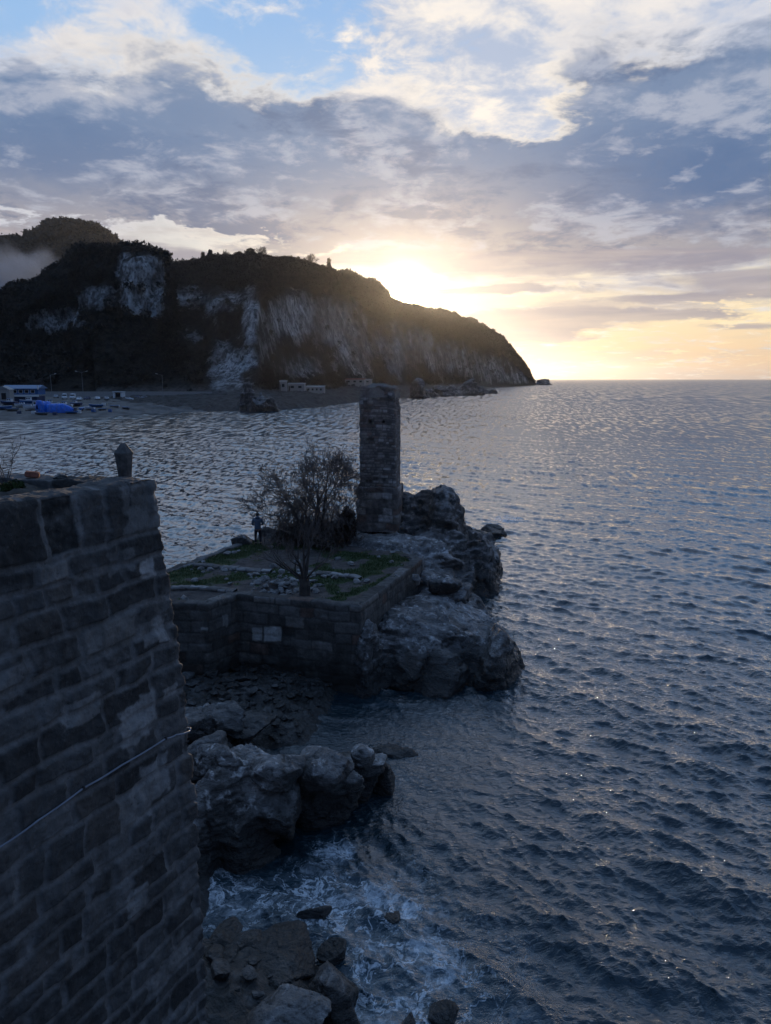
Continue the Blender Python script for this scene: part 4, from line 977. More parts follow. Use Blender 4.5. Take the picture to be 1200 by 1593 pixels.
stone_wall('edge_wall', [tH, tI, tI + (tI - tH) * 0.8], -0.6, TZ + 0.02, 0.4, 61, cours, (0.4, 0.95), M_TERR, 'low stone edging along the seaward left side of the terrace', 'wall', res=0.07, bulge=0.05, flip=True, pal=PAL_OLD)
def terrace_top():
    poly = [tA, tB, tC, tE, tF, tG, T2(560, 835), T2(420, 832), tH, tI, tI + (tI - tH) * 0.8]
    xs = np.arange(-17, 4, 0.07); ys = np.arange(25, 43, 0.07); X, Y = np.meshgrid(xs, ys, indexing='ij')
    inside = np.zeros(X.shape, bool); n = len(poly)
    for k in range(n):
        (x1, y1), (x2, y2) = poly[k], poly[(k + 1) % n]
        c = ((y1 > Y) != (y2 > Y)) & (X < (x2 - x1) * (Y - y1) / (y2 - y1 + 1e-12) + x1); inside ^= c
    p = arr(X, Y, 0 * X)
    Z = TZ - 0.05 + 0.05 * fbm(p * 0.7, 4) + 0.02 * fbm(p * 5, 3)
    qx, qy = to_px(arr(X, Y, TZ + 0 * X))
    pit = np.exp(-(((qx - 432) / 28) ** 2 + ((qy - 914) / 10) ** 2)); Z -= 0.5 * sstep(pit, 0.3, 0.8)
    pit2 = np.exp(-(((qx - 300) / 30) ** 2 + ((qy - 928) / 5) ** 2)); Z -= 0.12 * pit2
    def line(pts, w):
        r = np.zeros_like(X)
        for (a, b), (c, d) in zip(pts, pts[1:]):
            vx, vy = c - a, d - b; t = np.clip(((qx - a) * vx + (qy - b) * vy * 9) / (vx * vx + vy * vy * 9), 0, 1)
            dd = np.hypot(qx - a - vx * t, (qy - b - vy * t) * 3); r = np.maximum(r, np.exp(-(dd / w) ** 2))
        return r
    gr = np.maximum.reduce([line([(262, 900), (330, 873), (395, 850)], 26), line([(262, 912), (330, 905), (360, 895), (440, 893), (470, 890)], 20), line([(330, 935), (280, 935)], 16), line([(480, 905), (560, 890), (600, 870)], 26), line([(520, 862), (600, 868), (655, 868)], 18), line([(540, 925), (640, 880)], 9), line([(500, 880), (530, 930)], 14), line([(395, 850), (520, 850)], 14)])
    gr = np.clip(gr * 1.1 + 0.75 * fbm(p * 1.1 + 6, 4), 0, 1) * (1 - sstep(pit, 0.2, 0.6))
    m, g, b, o = new_mat('terrace_soil_and_grass')
    pos = g.node('ShaderNodeNewGeometry').outputs['Position']; n1 = g.noise(pos, 3.0, 6.0, 0.65).outputs[0]; n2 = g.noise(pos, 18.0, 4.0, 0.6).outputs[0]
    c = g.mix(g.ss(n1, 0.35, 0.65), (0.04, 0.033, 0.030), (0.085, 0.070, 0.062)); c = g.mix(g.ss(n2, 0.6, 0.75), c, (0.15, 0.145, 0.135))
    c = g.mix(g.ss(g.m('MULTIPLY_ADD', g.m('SUBTRACT', n1, 0.5), 0.8, attr(g, 'grass')), 0.35, 0.6), c, (0.03, 0.05, 0.014))
    g.put(b.inputs['Base Color'], c); b.inputs['Roughness'].default_value = 0.95; bump(g, b, n2, 0.04)
    F = grid_faces(len(xs), len(ys)); ins = inside.ravel(); F = F[ins[F].all(1)]
    o = np_mesh('terrace_ground', arr(X, Y, Z).reshape(-1, 3), F, m, attrs={'grass': gr.ravel()}); tag(o, kind='structure')
    rng = np.random.default_rng(9); w = np.where(inside, np.clip(gr - 0.35, 0, 1), 0).ravel(); w /= w.sum(); N = 26000; k = rng.choice(w.size, N, p=w)
    i, j = k // len(ys), k % len(ys); px_ = xs[i] + rng.uniform(-.05, .05, N); py_ = ys[j] + rng.uniform(-.05, .05, N); z = Z[i, j]
    a = rng.uniform(0, 6.283, N); h = rng.uniform(0.03, 0.11, N); wd = rng.uniform(0.006, 0.014, N)
    b0 = np.stack([px_ - np.cos(a) * wd, py_ - np.sin(a) * wd, z], -1); b1 = np.stack([px_ + np.cos(a) * wd, py_ + np.sin(a) * wd, z], -1); tp = np.stack([px_ + rng.normal(0, .03, N), py_ + rng.normal(0, .03, N), z + h], -1)
    o = np_mesh('grass', np.stack([b0, b1, tp], 1).reshape(-1, 3), np.arange(3 * N).reshape(-1, 3), M_GRASS, smooth=False); tag(o, 'short green grass along the terrace footings', 'grass', kind='stuff')
    # loose rubble
    protos = []
    for _ in range(5):
        V, Fc = blocky(rng, (0, 0, 0), (1, 0.8, 0.55), cuts=14, sub=2); protos.append((V, np.array(Fc)))
    w = np.where(inside, 0.04 + 3 * np.exp(-(((qx - 445) / 40) ** 2 + ((qy - 908) / 12) ** 2)) + 0.9 * line([(310, 882), (389, 889), (500, 893), (557, 901)], 10), 0).ravel(); w /= w.sum(); N = 420; k = rng.choice(w.size, N, p=w); i, j = k // len(ys), k % len(ys)
    s = 0.04 + rng.random(N) ** 3 * 0.22
    o = scatter('rubble', np.stack([xs[i], ys[j], Z[i, j] + s * .2], -1), s, rng, masonry_pale, protos=protos); tag(o, 'pale broken stones strewn over the terrace round the pit', 'rubble', kind='stuff')
masonry_pale = simple('pale_rubble_stone', (0.17, 0.165, 0.16), 0.9, var=0.5, scale=3, bmp=0.02)
terrace_top()
for lab, pts, sd in (('low stone footing crossing the terrace left of the tree', [(300, 881), (340, 884), (389, 889), (420, 891)], 1), ('short stone footing on the terrace nearest the front wall corner', [(262, 917), (310, 917), (345, 920), (362, 923)], 2),
                     ('low stone footing crossing the terrace right of the tree', [(490, 893), (530, 897), (557, 902)], 3)):
    c = [T2(*q) for q in pts]; o = stone_wall('stone_footing', c, TZ - 0.15, TZ + 0.10, 0.32, 80 + sd, [0.14, 0.14], (0.25, 0.6), M_OLD, lab, 'footing', res=0.04, bulge=0.04, rough=0.035, mcol=(.12, .11, .1), pal=[(.26, .25, .24), (.2, .19, .18), (.34, .33, .32)], inner=0.2, ztop_noise=.02)
# end stones of the terrace parapet
for k, (px, py, r, lab) in enumerate(((657, 872, (.14, .16, .55), 'upright pale end stone of the terrace parapet'), (648, 893, (.2, .25, .4), 'small pale stone leaning below the parapet end'))):
    outcrop('stone', lab, [(tuple(P(px, py + 8, 3.3)), r)], voxel=0.035, amp=0.03, seed=90 + k, scale=0.25, cat='stone', mat=masonry_pale)

# ---- stone pillar
def tower():
    c = Q(592, 700, 43.8); cx, cy = c.x, c.y
    rt = R(-9)
    def rect(w, d): return [np.array([cx, cy]) + np.array([x * math.cos(rt) - y * math.sin(rt), x * math.sin(rt) + y * math.cos(rt)]) for x, y in ((-w / 2, -d / 2), (w / 2, -d / 2), (w / 2, d / 2), (-w / 2, d / 2))]
    t = thing('stone_pillar', (0, 0, 0), 'tall square ruined pillar of thin stone courses rising from the rocks', 'pillar')
    W = 2.12
    def carve(S, TT, p):
        r = 0 * S; m = 0 * S
        for s0, t0, a, b in ((0.62, 2.02, .085, .085), (1.4, 2.0, .075, .08), (0.95, 5.25, .16, .13), (1.45, 5.3, .1, .1)):
            k = sstep(np.maximum(np.abs(S - s0) / a, np.abs(TT - t0) / b), 1.1, 0.85); r = r + k * (.25 if t0 < 3 else .05); m = np.maximum(m, k if t0 < 3 else k * .6)
        er = np.maximum(0, fbm(arr(S, TT, 0 * S) * 0.8 + 40, 4)) * sstep(TT, 3.2, 0) * 0.34; cs_ = np.abs(((S / W + 0.5) % 1.0) - 0.5) * W; er = er + (0.05 + 0.09 * np.abs(fbm(arr(S * 0, TT * 1.6, np.floor(S / W + .5)) + 17, 3))) * np.exp(-(cs_ / 0.09) ** 2)
        return r + er, m
    o = stone_wall('shaft', rect(W, W), 6.1, 12.0, 1.02, 101, [0.18, .14, .2, .13, .16, .22, .12, .15, .18, .12, .14, .12, .16, .13], (0.18, 0.5), M_TOW, res=0.05, mortar=0.02, bulge=0.045, rough=0.03, closed=True, carve=carve, pal=PAL_TOWER, mcol=(0.12, 0.11, 0.105), inner=0.0, parent=t, warp=0.03, rnd=0.03, topz=lambda s: 12.02 + 0.12 * np.sin(s * 1.1 + 1))
    o = stone_wall('plinth', rect(W + 0.28, W + 0.28), 3.7, 6.28, 0.4, 102, [0.3, .4, .5, .4], (0.4, 0.9), M_TOW, res=0.06, mortar=0.03, bulge=0.05, rough=0.06, closed=True, pal=PAL_TOWER, mcol=(0.16, 0.15, 0.14), inner=0.1, parent=t, rnd=0.05)
    # rubble cap closing the top
    a = np.linspace(-1, 1, 40); X, Y = np.meshgrid(a, a, indexing='ij'); Z = 11.98 + 0.24 * (1 - X ** 2) * (1 - Y ** 2) + 0.09 * fbm(arr(X, Y, 0 * X) * 2.3, 4)
    Z -= 0.5 * sstep(np.maximum(abs(X), abs(Y)), .9, 1)
    x = X * W / 2; y = Y * W / 2
    V = arr(cx + x * math.cos(rt) - y * math.sin(rt), cy + x * math.sin(rt) + y * math.cos(rt), Z).reshape(-1, 3)
    np_mesh('rubble_top', V, grid_faces(40, 40), M_TOW, t, attrs={'tint': np.tile([0.2, .19, .18], (1600, 1))})
tower()
# ------------------------------------------------------------------ bare trees and bushes
def tubes_mesh(name, segs, mat, parent=None, n=5, loc=None):
    """segs: list of (p0, p1, r0, r1) -> one mesh of tapered tubes"""
    a = np.array([s[0] for s in segs], float); b = np.array([s[1] for s in segs], float); r0 = np.array([s[2] for s in segs]); r1 = np.array([s[3] for s in segs])
    d = b - a; d /= np.linalg.norm(d, axis=1)[:, None] + 1e-9
    ref = np.where(np.abs(d[:, 2:3]) > 0.9, np.array([[1.0, 0, 0]]), np.array([[0, 0, 1.0]])); u = np.cross(d, ref); u /= np.linalg.norm(u, axis=1)[:, None]; v = np.cross(d, u)
    an = np.arange(n) * 6.28318 / n; c = np.cos(an)[None, :, None]; s = np.sin(an)[None, :, None]
    ring = u[:, None] * c + v[:, None] * s
    V = np.concatenate([a[:, None] + ring * r0[:, None, None], b[:, None] + ring * r1[:, None, None]], 1)      # m,2n,3
    k = np.arange(n); k2 = (k + 1) % n
    F = np.stack([k, k2, k2 + n, k + n], -1)[None] + (np.arange(len(segs)) * 2 * n)[:, None, None]
    return np_mesh(name, V.reshape(-1, 3), F.reshape(-1, 4), mat, parent, smooth=True, loc=loc)
def grow(rng, p, d, length, r, depth, segs, droop=0.0, spread=0.6, kids=(2, 4), curl=0.18, shrink=0.72, up=0.1, minr=0.003):
    n = 4; q = np.array(p, float); d = np.array(d, float)
    pts = [(q.copy(), r)]
    for k in range(n):
        d = d + rng.normal(0, curl, 3) + np.array([0, 0, up - droop * (1 + k * 0.4)]); d /= np.linalg.norm(d)
        q2 = q + d * length / n; rr = max(minr, r * (1 - 0.42 * (k + 1) / n)); segs.append((q.copy(), q2.copy(), pts[-1][1], rr)); q = q2; pts.append((q.copy(), rr))
    if depth <= 0: return
    for c in range(rng.integers(kids[0], kids[1] + 1)):
        i = rng.integers(2, n + 1) if c else n
        a = rng.normal(size=3); a -= d * (a @ d); a /= np.linalg.norm(a) + 1e-9
        nd = d + a * spread * rng.uniform(0.6, 1.25); nd /= np.linalg.norm(nd)
        grow(rng, pts[i][0], nd, length * shrink * rng.uniform(0.8, 1.15), pts[i][1] * 0.72, depth - 1, segs, droop, spread, kids, curl, shrink, up, minr)

def big_bush():
    rng = np.random.default_rng(4); base = P(488, 842, 3.6); B = np.array(base[:])
    t = thing('bare_bush', base, 'big round leafless bush with a tangled dark base left of the stone pillar', 'bush')
    tr = []; tw = []
    for (dx, dz, L, r, dp) in [(-0.85, .75, 1.75, .075, 4), (-0.45, 1.0, 1.9, .09, 4), (0.0, 1.15, 2.0, .10, 4), (0.35, 1.0, 1.85, .085, 4), (0.75, .72, 1.5, .07, 4), (-.9, .55, 1.2, .05, 3), (.9, .55, 1.1, .05, 3), (.1, .9, 1.7, .08, 4), (-.2, .95, 1.6, .08, 4), (.3, 1.1, 1.85, .07, 4), (-.5, .8, 1.4, .06, 4), (.5, .8, 1.4, .06, 4)]:
        s = []
        d = np.array([dx, rng.uniform(-.5, .5), dz]); d /= np.linalg.norm(d)
        grow(rng, B + np.array([dx * 0.5, 0, 0.0]), d, L * 1.2, r * 1.1, dp + 1, s, spread=0.72, kids=(3, 4), curl=0.13, shrink=0.66, up=0.03, minr=0.0105)
        for q in s: (tr if q[2] > 0.03 else tw).append(q)
    # hanging bramble curtain in the lower half
    vines = []
    for k in range(800):
        a = rng.uniform(0, 6.283); rad = rng.uniform(0.1, 1.0) ** 0.6 * 2.1; p = B + np.array([math.cos(a) * rad, math.sin(a) * rad * 0.7, rng.uniform(0.8, 3.3) * (1.0 - 0.22 * rad)])
        d = np.array([math.cos(a) * 0.5, math.sin(a) * 0.5, -0.4]); q = p
        for j in range(5):
            d = d + rng.normal(0, .22, 3) + np.array([0, 0, -.28]); d /= np.linalg.norm(d); q2 = q + d * 0.26
            if q2[2] < B[2] - 0.1: break
            vines.append((q, q2, .011, .008)); q = q2
    tubes_mesh('trunk', tr, M_BARK, t, 7); tubes_mesh('twigs', tw, M_TWIG, t, 3); tubes_mesh('bramble', vines, M_TWIG, t, 3)
    pr = clump_protos(5, rng, 40); n = 190
    a = rng.uniform(0, 6.283, n); rad = rng.uniform(0, 1, n) ** 0.5 * 1.45; hh = rng.uniform(0.0, 1, n) ** 1.3 * 1.5 * (1 - 0.4 * (rad / 1.45) ** 2)
    p = B[None] + np.stack([np.cos(a) * rad + 0.05, np.sin(a) * rad * 0.8, hh], -1)
    o = scatter('dead_leaves', p, rng.uniform(0.07, 0.17, n), rng, M_DEAD, protos=pr); o.parent = t
    for ch in t.children: ch.matrix_parent_inverse = Matrix.Translation(-Vector(base))
M_DEAD = leaf_material('dark_brown_dead_leaves', (0.020, 0.015, 0.012), (0.055, 0.038, 0.03))
def fix_parent(t): 
    for ch in t.children: ch.matrix_parent_inverse = Matrix.Translation(-Vector(t.location))
big_bush()
def small_tree():
    rng = np.random.default_rng(21); base = P(473, 926, 3.55); B = np.array(base[:])
    t = thing('bare_tree', base, 'small leafless tree with a short forked trunk on the terrace above the front wall', 'tree')
    tr = []; tw = []
    tr.append((B + [0, 0, -0.1], B + [0.01, 0, 0.35], .22, .19)); tr.append((B + [0.01, 0, 0.35], B + [-.02, .02, .75], .19, .17))
    tr.append((B + [0.14, 0, -0.1], B + [0.16, 0, 0.4], .14, .12)); tr.append((B + [0.16, 0, 0.4], B + [.13, .02, .8], .12, .10))
    top = B + [0, 0, .72]
    for d, L, r in [((-1.0, .1, .75), 1.45, .075), ((-.75, -.3, .9), 1.2, .055), ((-.15, .2, 1.1), 1.35, .085), ((.05, -.2, 1.1), 1.2, .07), ((.35, .1, 1.1), 1.4, .08), ((.85, .2, .9), 1.3, .05), ((.5, -.4, .7), 1.0, .045), ((-.4, .4, 1.0), 1.2, .06)]:
        s = []; d = np.array(d, float); d /= np.linalg.norm(d)
        grow(rng, top + np.array([d[0] * .08, 0, -.05]), d, L * .8, r, 4, s, spread=0.5, kids=(2, 4), curl=.12, shrink=.68, up=.07, minr=.004)
        for q in s: (tr if q[2] > .02 else tw).append(q)
    tubes_mesh('trunk', tr, M_BARK, t, 8); tubes_mesh('twigs', tw, M_TWIG, t, 3); fix_parent(t)
small_tree()
# dark shrub against the pillar, low bushes on the mound
def leafy(name, px, py, z, r, h, label, n=160, seed=1, size=(0.08, 0.18), mat=None, cat='shrub', stems=10, tilt=(0, 0)):
    rng = np.random.default_rng(seed); base = P(px, py, z); B = np.array(base[:]); t = thing(name, base, label, cat)
    tr = []
    for k in range(stems):
        a = rng.uniform(0, 6.283); grow(rng, B, np.array([math.cos(a) * .5 * r / h + tilt[0], math.sin(a) * .5 * r / h, 1.0]), h * 0.5, 0.02 * h, 2, tr, spread=.5, minr=.004)
    tubes_mesh('stems', tr, M_BARK, t, 4)
    a = rng.uniform(0, 6.283, n); rad = rng.uniform(0, 1, n) ** .5 * r; hh = rng.uniform(.05, 1, n) * h * (1 - .45 * (rad / r) ** 2)
    o = scatter('foliage', B[None] + np.stack([np.cos(a) * rad, np.sin(a) * rad, hh], -1), rng.uniform(*size, n), rng, mat or M_DEAD, protos=clump_protos(4, rng, 36)); o.parent = t; fix_parent(t)
leafy('shrub', 541, 836, 3.9, .42, 1.75, 'narrow dark shrub pressed against the left side of the stone pillar', 150, 31)
leafy('shrub', 455, 846, 3.7, 1.0, 1.0, 'low tangled purple-brown shrub in front of the big bush', 130, 32, (0.05, .12), stems=30)
leafy('shrub', 508, 852, 3.7, 0.9, .8, 'low tangled shrub right of the small bare tree', 90, 33, (0.05, .11), stems=26)
# twiggy weed on the fortress wall, left edge
def weed():
    rng = np.random.default_rng(8); base = P(10, 757, FZ - 0.12); B = np.array(base[:]); t = thing('weed', base, 'spindly twiggy weed growing on the fortress wall at the left edge', 'plant')
    s = []
    for d, L in (((-.15, 0, 1), .34), ((.12, .1, 1), .42), ((.3, 0, .9), .30), ((-.4, .1, .9), .3), ((.05, -.1, 1), .45)):
        grow(rng, B, d, L, .006, 2, s, spread=.55, kids=(2, 3), curl=.1, shrink=.6, minr=.0016)
    tubes_mesh('stems', s, M_BARK, t, 5)
    pts = np.array([q[1] for q in s if q[3] < .0035]); pts = pts[rng.choice(len(pts), min(90, len(pts)), replace=False)]
    o = scatter('leaves', pts, rng.uniform(.010, .02, len(pts)), rng, M_DEAD, protos=clump_protos(3, rng, 8)); o.parent = t; fix_parent(t)
weed()
leafy('weed', 20, 765, FZ - .14, .16, .16, 'low mat of green weeds at the foot of the twiggy weed on the wall', 60, 36, (.02, .05), mat=M_GRASS, cat='plant', stems=8)

# ---- single trees standing out on the skyline
def skyline_tree(kind, px, py, D, h, label, seed, wdt=None):
    rng = np.random.default_rng(seed); top = Q(px, py, D); base = Vector((top.x, top.y, top.z - h)); B = np.array(base[:]); s = h
    nm = {'conifer': 'conifer_tree', 'round': 'round_tree', 'bare': 'bare_tree', 'column': 'cypress_tree', 'pine': 'umbrella_pine'}[kind]
    t = thing(nm, base, label, 'tree')
    if kind == 'bare':
        tr = []; tr.append((B, B + [0, 0, h * .3], h * .035, h * .03)); tw = []
        for k in range(7):
            a = rng.uniform(0, 6.283); q = []; grow(rng, B + [0, 0, h * .28], (math.cos(a) * .6, math.sin(a) * .6, 1), h * .33, h * .02, 3, q, spread=.5, kids=(3, 4), minr=h * .006); tw += q
        tubes_mesh('trunk', tr, M_BARK, t, 6); tubes_mesh('crown', tw, M_TWIG, t, 3)
    else:
        tubes_mesh('trunk', [(B - [0, 0, 2], B + [0, 0, h * .6], h * .04, h * .02)], M_BARK, t, 6)
        n = {'conifer': 90, 'round': 120, 'column': 70, 'pine': 70}[kind]; u = rng.uniform(0, 1, n); a = rng.uniform(0, 6.283, n)
        if kind == 'conifer': rad = (1 - u) * h * .26 * (0.6 + .4 * np.sign(np.sin(u * 24))); z = h * (.12 + .86 * u)
        elif kind == 'column': rad = h * .10 * np.sin(np.clip(u * 1.1 + .2, 0, 1) * math.pi) ** .5; z = h * (.05 + .93 * u)
        elif kind == 'pine': rad = h * .42 * rng.uniform(0, 1, n) ** .5; z = h * (.72 + .22 * rng.uniform(0, 1, n) * (1 - (rad / h / .5) ** 2))
        else: rad = h * .42 * np.sin(u * math.pi) ** .6; z = h * (.18 + .78 * u)
        rr = rad * rng.uniform(.4, 1, n)
        o = scatter('crown', B[None] + np.stack([np.cos(a) * rr, np.sin(a) * rr, z], -1), rng.uniform(.07, .13, n) * h * (wdt or 1), rng, M_SCRUB, protos=clump_protos(4, rng, 30)); o.parent = t
    fix_parent(t)
for a_ in [('conifer', 316, 393, 625, 11, 'left of the two small dark conifers on the headland skyline', 1), ('conifer', 327, 389, 627, 13, 'right of the two small dark conifers on the headland skyline', 2),
           ('round', 390, 386, 650, 12, 'round dense tree at the top of the headland', 3), ('round', 372, 391, 645, 9, 'lower dark tree just left of the round tree on the headland top', 4),
           ('bare', 406, 385, 652, 13, 'wide bare tree just right of the round tree on the headland top', 5), ('bare', 485, 396, 705, 15, 'bare tree standing on the slope left of the cypress', 6),
           ('column', 512, 403, 715, 14, 'narrow upright cypress alone on the headland skyline', 7), ('round', 443, 398, 684, 10, 'small dark bushy tree on the skyline between the bare trees', 8), ('bare', 352, 391, 640, 12, 'faint bare tree on the skyline left of the headland top', 9),
           ('pine', 24, 442, 505, 10, 'spreading dark tree on the slope of the wooded hill against the mist', 10)]:
    skyline_tree(*a_)
for k, (px, h) in enumerate(((200, 11), (60, 9))): skyline_tree('bare', px, 588 + 4 * k, 395, h, ('leafless tree behind the parked cars near the kiosk', 'leafless tree on the hill foot behind the boat yard')[k], 40 + k)
# ------------------------------------------------------------------ harbour flat: boats, vehicles, lamps, buildings
WHITE = simple('white_paint', (0.62, 0.64, 0.66), 0.4, var=0.12); BLUEP = simple('blue_paint', (0.03, 0.12, 0.32), 0.5, var=0.25); DGLASS = simple('dark_window_glass', (0.012, 0.015, 0.02), 0.08, var=0.1)
TARP = simple('blue_tarpaulin', (0.015, 0.13, 0.55), 0.45, var=0.2, scale=1.2, bmp=0.15); RUB = simple('rubber', (0.012, 0.012, 0.012), 0.8); SILV = simple('silver_paint', (0.30, 0.32, 0.35), 0.35, 0.3, var=0.1)
DBLUE = simple('dark_blue_paint', (0.02, 0.035, 0.09), 0.35, var=0.2); GREYP = simple('grey_metal', (0.22, 0.23, 0.24), 0.5, 0.4); REDR = simple('old_red_roof', (0.20, 0.06, 0.04), 0.9, var=0.4); PLAST = simple('pale_plaster', (0.30, 0.29, 0.28), 0.85, var=0.2); LENS = simple('lamp_lens', (0.5, 0.5, 0.5), 0.2)
WOOD = simple('dark_wood', (0.07, 0.05, 0.035), 0.8, var=0.3)
def gz(d): return float(np.interp(d, [0, 12, 40, 90, 200], [0.05, 1.2, 2.6, 4.2, 5.2]))
def shore_y(px): return P(px, float(np.interp(px, [0, 60, 130, 200, 260, 330], [655, 653, 650, 646, 642, 640])), 0).y
def G(px, py):
    """ground point on the beach under pixel"""
    y0 = shore_y(px); D = y0 + 1
    while D < 420 and CAM_H - D * elev(py) > gz(D - y0): D += 0.5
    q = Q(px, py, D); q.z = gz(D - y0); return q
def wheel(t, x, y, r, w):
    wh = MB(); wh.cyl((x, y - w / 2, r), (x, y + w / 2, r), r, n=16); o = wh.build('wheel', RUB, t, smooth=False)
    h = MB(); h.cyl((x, y - w / 2 - .01, r), (x, y + w / 2 + .01, r), r * .58, n=12); h.build('rim', SILV, o)
def car(px, py, paint, label, rz=0.0, kind='car', L=4.2, name='parked_car'):
    p = G(px, py); t = thing(name, p, label, 'van' if kind == 'van' else 'car', rz)
    H = 1.45 if kind == 'car' else 2.3; W = 1.72 if kind == 'car' else 1.95; L = L if kind == 'car' else 5.4
    if kind == 'car': prof = [(-.5, .38), (-.5, .82), (-.44, .95), (-.34, .98), (-.22, 1.38), (.02, H), (.18, 1.40), (.30, .98), (.47, .86), (.5, .6), (.5, .38)]
    else: prof = [(-.5, .45), (-.5, 2.1), (-.46, H), (.26, H), (.32, 2.15), (.42, 1.25), (.49, 1.05), (.5, .7), (.5, .45)]
    mb = MB()
    def sec(y, k): return [(x * L, y, z if z < 1.0 else z) for x, z in prof]
    secs = []
    for y, k in ((-W / 2, .0), (-W / 2 + .06, 1), (W / 2 - .06, 1), (W / 2, .0)):
        secs.append([((x * L) * (1 if k else .985), y * (1 if z < 1.05 else .86), z - (0 if k else .03)) for x, z in prof])
    mb.loft(secs); mb.build('body', paint, t)
    gl = MB()
    if kind == 'car':
        for s in (-1, 1): gl.box((-.02 * L, s * (W / 2 * .90), 1.17), (.36 * L, .06, .26))
        gl.box((.245 * L, 0, 1.2), (.05, W * .74, .30), Euler((0, -.95, 0)).to_matrix()); gl.box((-.285 * L, 0, 1.18), (.05, W * .74, .28), Euler((0, .55, 0)).to_matrix())
    else:
        for s in (-1, 1): gl.box((.27 * L, s * (W / 2 * .9), 1.65), (.16 * L, .08, .5))
        gl.box((.372 * L, 0, 1.72), (.06, W * .8, .85), Euler((0, -.5, 0)).to_matrix())
    gl.build('windows', DGLASS, t)
    for s in (-1, 1):
        hl = MB(); hl.box((.5 * L, s * W * .36, .74), (.05, .28, .16), bev=.02); hl.build('headlight', LENS, t)
        for xx in (-.31, .31): wheel(t, xx * L, s * (W / 2 - .1), .32, .22)
    return t
car(101, 621, WHITE, 'left of the two white vans standing at the back of the harbour yard', R(-70), 'van', name='parked_van')
car(114, 621, WHITE, 'right of the two white vans standing at the back of the harbour yard', R(-75), 'van', name='parked_van')
car(124, 623, WHITE, 'white car parked just right of the two vans', R(-80)); car(152, 622, WHITE, 'lone white car parked between lamp post and kiosk', R(-60)); car(166, 622, SILV, 'silver car next to the lone white car', R(-60))
car(225, 621, SILV, 'grey car parked right of the kiosk', R(15)); car(136, 622, DBLUE, 'dark blue car behind the double lamp post', R(-85)); car(214, 620, DBLUE, 'dark car half hidden left of the grey car by the kiosk', R(-80))
def hull_sections(L, W, Hh, n=9, sheer=.25):
    out = []
    for i in range(n):
        u = i / (n - 1); x = (u - .5) * L; w = W / 2 * (1 - max(0, (u - .45) / .55) ** 2.2) * (0.86 + .14 * min(1, u * 4)) + .02; top = Hh * (1 + sheer * max(0, (u - .4) / .6) ** 2); kb = Hh * .05 + Hh * .6 * max(0, (u - .75) / .25) ** 2
        out.append([(x, -w, top), (x, -w * .86, top * .55 + kb * .45), (x, -w * .25, kb), (x, w * .25, kb), (x, w * .86, top * .55 + kb * .45), (x, w, top)])
    return out
def boat(px, py, L, W, Hh, label, rz, hullm, cabin=None, name='boat', trim=BLUEP):
    p = G(px, py); t = thing(name, p + Vector((0, 0, .25)), label, 'boat', rz)
    mb = MB(); mb.loft(hull_sections(L, W, Hh)); mb.build('hull', hullm, t)
    rl = MB(); s = hull_sections(L, W, Hh); rl.tube([q[0] for q in s], .05, 6); rl.tube([q[-1] for q in s], .05, 6); rl.build('rail', trim, t)
    kl = MB(); kl.box((0, 0, -.1), (L * .8, .1, .3)); kl.build('keel', WOOD, t)
    if cabin:
        x, cl, cw, ch = cabin; cb_ = MB(); cb_.box((x, 0, Hh + ch / 2 - .1), (cl, cw, ch), bev=.08); c = cb_.build('cabin', WHITE, t)
        wn = MB()
        for sd in (-1, 1):
            for k in range(2): wn.box((x + (k - .5) * cl * .45, sd * cw / 2, Hh + ch * .6), (cl * .3, .03, ch * .35))
        wn.box((x + cl / 2, 0, Hh + ch * .6), (.03, cw * .75, ch * .35)); wn.build('window', DGLASS, c)
        rf = MB(); rf.box((x, 0, Hh + ch - .05), (cl * 1.12, cw * 1.1, .09), bev=.03); rf.build('roof', trim, c)
    return t
boat(36, 634, 5.6, 2.1, 1.0, 'small white boat on the beach left of the white cabin boat', R(195), WHITE, (0.2, 1.6, 1.3, .7))
boat(54, 639, 7.4, 2.5, 1.3, 'white cabin boat drawn up right beside the blue covered boat', R(188), WHITE, (-1.0, 2.4, 1.7, 1.7))
boat(6, 638, 5.6, 2.1, 1.05, 'blue and white boat cut off by the left edge', R(20), BLUEP, None, trim=WHITE)
boat(20, 640, 4.2, 1.6, .7, 'low upturned grey dinghy beside the blue and white boat', R(10), GREYP, None, name='dinghy')
boat(128, 639, 4.4, 1.6, .8, 'small blue boat right of the blue covered boats', R(100), BLUEP, None, trim=WHITE, name='dinghy'); boat(140, 638, 3.8, 1.4, .7, 'small white and blue boat at the right end of the boat row', R(170), WHITE, None, name='dinghy')
boat(178, 634, 4.0, 1.4, .5, 'white rowing boat lying alone on the gravel below the kiosk', R(175), WHITE, None, name='dinghy')
